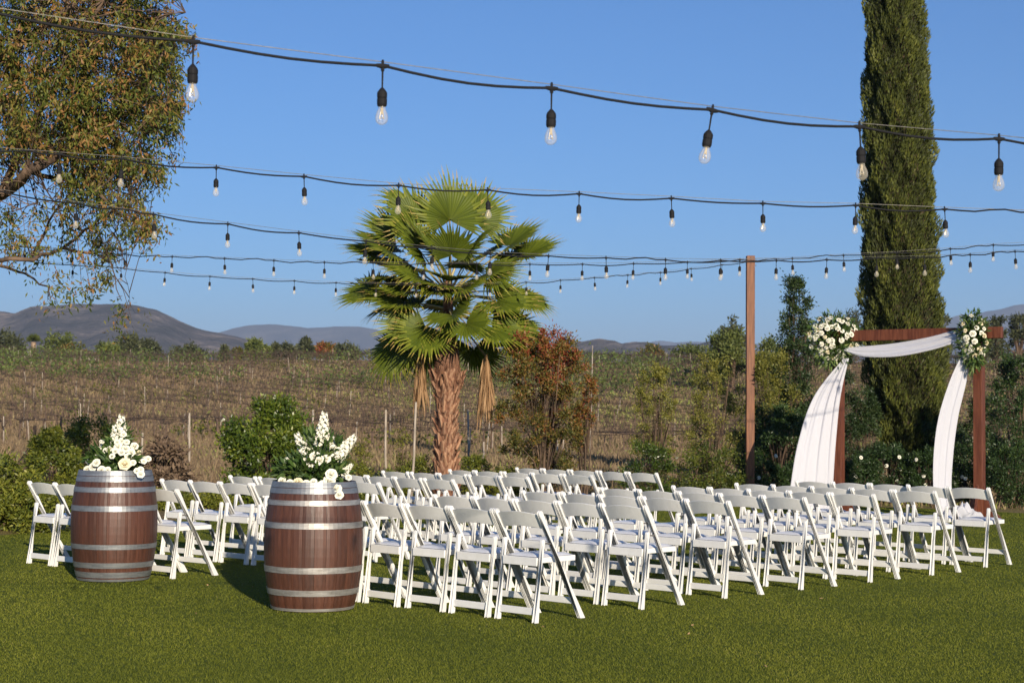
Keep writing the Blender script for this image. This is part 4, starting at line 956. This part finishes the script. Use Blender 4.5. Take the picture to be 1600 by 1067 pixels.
it1 = [(195, 724, -.22, .062, 2), (145, 728, -.18, .045, 0), (135, 732, -.12, .035, 0), (150, 722, -.24, .04, 0), (220, 740, -.28, .038, 0), (214, 735, -.26, .03, 1), (232, 716, -.1, .03, 1), (225, 720, -.15, .028, 0), (175, 712, -.2, .028, 0), (205, 706, -.1, .04, 1), (196, 700, -.12, .042, 0), (210, 696, -.05, .04, 1), (184, 697, -.15, .04, 0), (190, 688, -.1, .038, 0), (165, 703, -.12, .03, 1), (160, 690, -.05, .02, 0), (155, 700, .05, .03, 0), (178, 684, .05, .035, 1), (215, 706, -.02, .035, 2), (140, 715, .05, .03, 0), (172, 700, -.14, .03, 0), (200, 712, -.16, .034, 1), (190, 706, -.18, .034, 0), (183, 690, -.16, .03, 1), (198, 690, -.12, .03, 0), (193, 678, -.06, .03, 0), (186, 672, -.05, .028, 1), (180, 704, -.18, .03, 1), (158, 733, -.27, .04, 1), (168, 733, -.27, .03, 0), (220, 733, -.22, .032, 0), (150, 712, -.1, .025, 0), (208, 722, -.2, .03, 1)]
sp1 = [(186, 705, 190, 648, 0, 0), (182, 705, 179, 658, -.06, 1), (192, 705, 196, 664, .06, 1), (150, 730, 132, 718, -.1, 1), (165, 710, 156, 684, .05, 1), (215, 722, 236, 712, -.05, 1)]
bouquet('white flowers with a tall central spike on the left barrel', 180, 737, 14.72, 1, it1, sp1, [(900, (.24, .2, .13), (0, 0, .1), .085), (260, (.1, .1, .2), (.03, 0, .25), .07)])
it2 = [(515, 750, -.2, .05, 0), (505, 757, -.22, .045, 1), (525, 762, -.26, .048, 0), (518, 740, -.2, .05, 1), (530, 772, -.27, .038, 0), (440, 750, -.15, .035, 0), (452, 754, -.2, .035, 1), (465, 752, -.2, .04, 2), (478, 755, -.22, .035, 0), (490, 752, -.22, .03, 1), (492, 712, -.12, .045, 0), (500, 718, -.15, .042, 1), (486, 722, -.1, .04, 0), (510, 716, -.1, .038, 0), (497, 690, -.02, .04, 1), (520, 700, 0, .04, 0), (512, 690, 0, .035, 1), (505, 683, .02, .035, 0), (477, 715, -.05, .035, 1), (540, 735, -.05, .03, 0), (545, 745, -.1, .028, 1)]
sp2 = [(503, 700, 507, 643, 0, 0), (500, 702, 497, 662, .06, 1), (485, 725, 463, 676, -.05, 0), (490, 722, 474, 682, .05, 1), (485, 735, 472, 700, -.1, 1), (520, 722, 556, 680, -.05, 0), (520, 725, 545, 694, .08, 1), (515, 712, 520, 676, .08, 1), (460, 735, 445, 712, .0, 1), (532, 745, 553, 722, -.05, 1)]
bouquet('white flowers with three fanned spikes spilling over the right barrel', 490, 757, 12.66, 1, it2, sp2, [(1000, (.27, .2, .12), (-.02, 0, .1), .08), (400, (.2, .14, .2), (.03, 0, .22), .07)])

# ------------------------------------------------------------------ folding chairs
def arcend(c, d, w, n=5):      # rounded tip: centre c, direction d, half width w
    c = Vector(c); d = Vector(d).normalized(); p = Vector((-d.y, d.x))
    return [c+(p*math.cos(PI*i/n)+d*math.sin(PI*i/n))*w for i in range(n+1)]
def leg_poly(top, foot, w):
    t, f = Vector(top), Vector(foot); d = (t-f).normalized(); p = Vector((-d.y, d.x)); arc = arcend(t-d*w, d, w)
    k1 = w/abs(d.y)
    return [(q.x, q.y) for q in arc]+[(f.x+k1, 0), (f.x-k1, 0)][::-1]
def fix(poly):
    return poly
TOP, FOOT = (-.005, .787), (.462, 0)
RT, RF = (.072, .582), (0, 0)
def long_leg(s):
    mb = MB(); xo, xi = s*.228, s*.200
    pl = leg_poly(TOP, FOOT, .0215); pw_ = leg_poly((TOP[0]+.002, TOP[1]-.001), FOOT, .0209)
    a, b = sorted((xo, s*.2165)); mb.prism_x(pl, a, b)
    a, b = sorted((s*.2165, s*.2115)); mb.prism_x(pw_, a+.0001, b-.0001)
    a, b = sorted((s*.2115, xi)); mb.prism_x(pl, a, b)
    return mb.mesh('front_leg', M['resin'], bevel=.0018, seg=1)
def rear_leg(s):
    mb = MB(); a, b = sorted((s*.197, s*.171)); mb.prism_x(leg_poly(RT, RF, .018), a, b); return mb.mesh('rear_leg', M['resin'], bevel=.004, seg=2)
def backrest():
    mb = MB(); nx, nz = 15, 5; k_ = (FOOT[0]-TOP[0])/TOP[1]
    def pt(i, j, th):
        x = -.1995+.399*i/(nx-1); c = 1-(x/.2)**2; zt, zb_ = .758+.022*c, .655+.018*c
        z = zb_+(zt-zb_)*j/(nz-1); y = TOP[0]+(TOP[1]-z)*k_-.026*c+th
        return (x, y-.004, z)
    vs = [pt(i, j, 0) for j in range(nz) for i in range(nx)]+[pt(i, j, .016) for j in range(nz) for i in range(nx)]
    n = nx*nz; fs = [(j*nx+i, j*nx+i+1, (j+1)*nx+i+1, (j+1)*nx+i) for j in range(nz-1) for i in range(nx-1)]
    fs += [tuple(n+q for q in f[::-1]) for f in fs]
    for i in range(nx-1): fs += [(i+1, i, n+i, n+i+1), ((nz-1)*nx+i, (nz-1)*nx+i+1, n+(nz-1)*nx+i+1, n+(nz-1)*nx+i)]
    for j in range(nz-1): fs += [(j*nx, (j+1)*nx, n+(j+1)*nx, n+j*nx), ((j+1)*nx+nx-1, j*nx+nx-1, n+j*nx+nx-1, n+(j+1)*nx+nx-1)]
    mb.add(vs, fs); return mb.mesh('backrest', M['resin'], bevel=.0035, seg=2)
def seat_frame():
    mb = MB()
    mb.box(-.166, .166, .028, .052, .392, .452)      # rear apron
    mb.box(-.166, -.145, .0525, .425, .412, .4525); mb.box(.145, .166, .0525, .425, .412, .4525)
    mb.box(-.166, .166, .4255, .449, .412, .4525); mb.box(-.1445, .1445, .0525, .4250, .425, .446)
    return mb.mesh('seat_frame', M['resin'], bevel=.003)
def seat_pad():
    mb = MB(); nx, ny = 11, 13; vs = []
    for j in range(ny):
        for i in range(nx):
            u, v = i/(nx-1)*2-1, j/(ny-1)*2-1; e = (1-abs(u)**8)*(1-abs(v)**8)
            vs.append((u*.158*(1-.04*(v > .8)), .245+v*.193, .4545+.016*e**.5+.004*(1-u*u)*(1-v*v)))
    mb.add(vs, [(j*nx+i, j*nx+i+1, (j+1)*nx+i+1, (j+1)*nx+i) for j in range(ny-1) for i in range(nx-1)])
    return mb.mesh('seat', M['pad'], smooth=True)
def bar(name, y0, y1, z0, z1, hw):
    mb = MB(); mb.box(-hw, hw, y0, y1, z0, z1); return mb.mesh(name, M['resin'], bevel=.004)
kf = (FOOT[0]-TOP[0])/TOP[1]
CH = [('seat_frame', seat_frame()), ('seat', seat_pad()), ('backrest', backrest()), ('front_leg', long_leg(-1)), ('front_leg', long_leg(1)), ('rear_leg', rear_leg(-1)), ('rear_leg', rear_leg(1)),
      ('stretcher', bar('stretcher', .002, .024, .048, .098, .170)), ('stretcher', bar('stretcher', FOOT[0]-.13*kf-.012, FOOT[0]-.13*kf+.010, .105, .150, .199))]
# hinge pins where the legs cross
for sg in (-1, 1):
    hb_ = MB(); hb_.tube([(sg*.172, .094, .553), (sg*.2285, .108, .553)], .006, 8); CH.append(('hinge_pin', hb_.mesh('hinge_pin', M['wire'])))
chair0 = empty('folding_chair'); 
for nme, me in CH: link(nme, me, chair0)
ROWS = {('R', 0): (.196, 11.859, -.014, .461), ('R', 1): (1.017, 12.753, -.016, .455), ('R', 2): (1.753, 13.572, .027, .465), ('R', 3): (2.501, 14.312, .033, .469), ('R', 4): (3.239, 15.002, .003, .453), ('R', 5): (3.983, 15.748, .001, .459), ('R', 6): (4.738, 16.626, .016, .457),
        ('L', 0): (-2.968, 14.771, -.051, .452), ('L', 1): (-1.834, 15.62, -.049, .459), ('L', 2): (-1.338, 16.626, -.007, .477), ('L', 3): (-.629, 17.594, .024, .474), ('L', 4): (.17, 18.471, .019, .489), ('L', 5): (.918, 19.26, 0, .472), ('L', 6): (1.741, 20.164, .024, .477)}
ORD = ['nearest', 'second', 'third', 'middle', 'fifth', 'sixth', 'farthest']
POS = ['at the right end', 'second from the right', 'in the middle', 'second from the left', 'at the left end']
TH = .7448; random.seed(3); first = True
for (B, r_), (x, y, dt, pc_) in ROWS.items():
    a = TH+dt; u = Vector((-math.cos(a), math.sin(a), 0)); v = Vector((math.sin(a), math.cos(a), 0))
    for c in range(5):
        ch = chair0 if first else copy_tree(chair0); first = False
        jit = 0 if c in (0,) else random.uniform(-.015, .015)
        p = Vector((x, y, 0))+u*(pc_*c+.1985)+v*jit
        ch.location = (p.x, p.y, .012); ch.rotation_euler = (0, 0, -a+random.uniform(-.045, .045))
        side = 'right' if B == 'R' else 'left'
        tag(ch, 'white folding chair %s of the %s row, %s block' % (POS[c], ORD[r_], side), 'chair', 'white folding chairs in the %s block' % side)

# ------------------------------------------------------------------ haze
b = MB(); b.box(-15000, 15000, -900, 13500, -3, 660)
hm = bpy.data.materials.new('haze_air'); hm.use_nodes = True; t = hm.node_tree; t.nodes.clear()
o = t.nodes.new('ShaderNodeOutputMaterial'); pv = t.nodes.new('ShaderNodeVolumePrincipled')
pv.inputs['Color'].default_value = (.60, .74, 1.0, 1); pv.inputs['Density'].default_value = .000095; pv.inputs['Anisotropy'].default_value = .0
t.links.new(pv.outputs[0], o.inputs['Volume'])
hz = link('haze', b.mesh('haze', hm)); tag(hz, 'thin blue haze over the valley and mountains', kind='stuff')
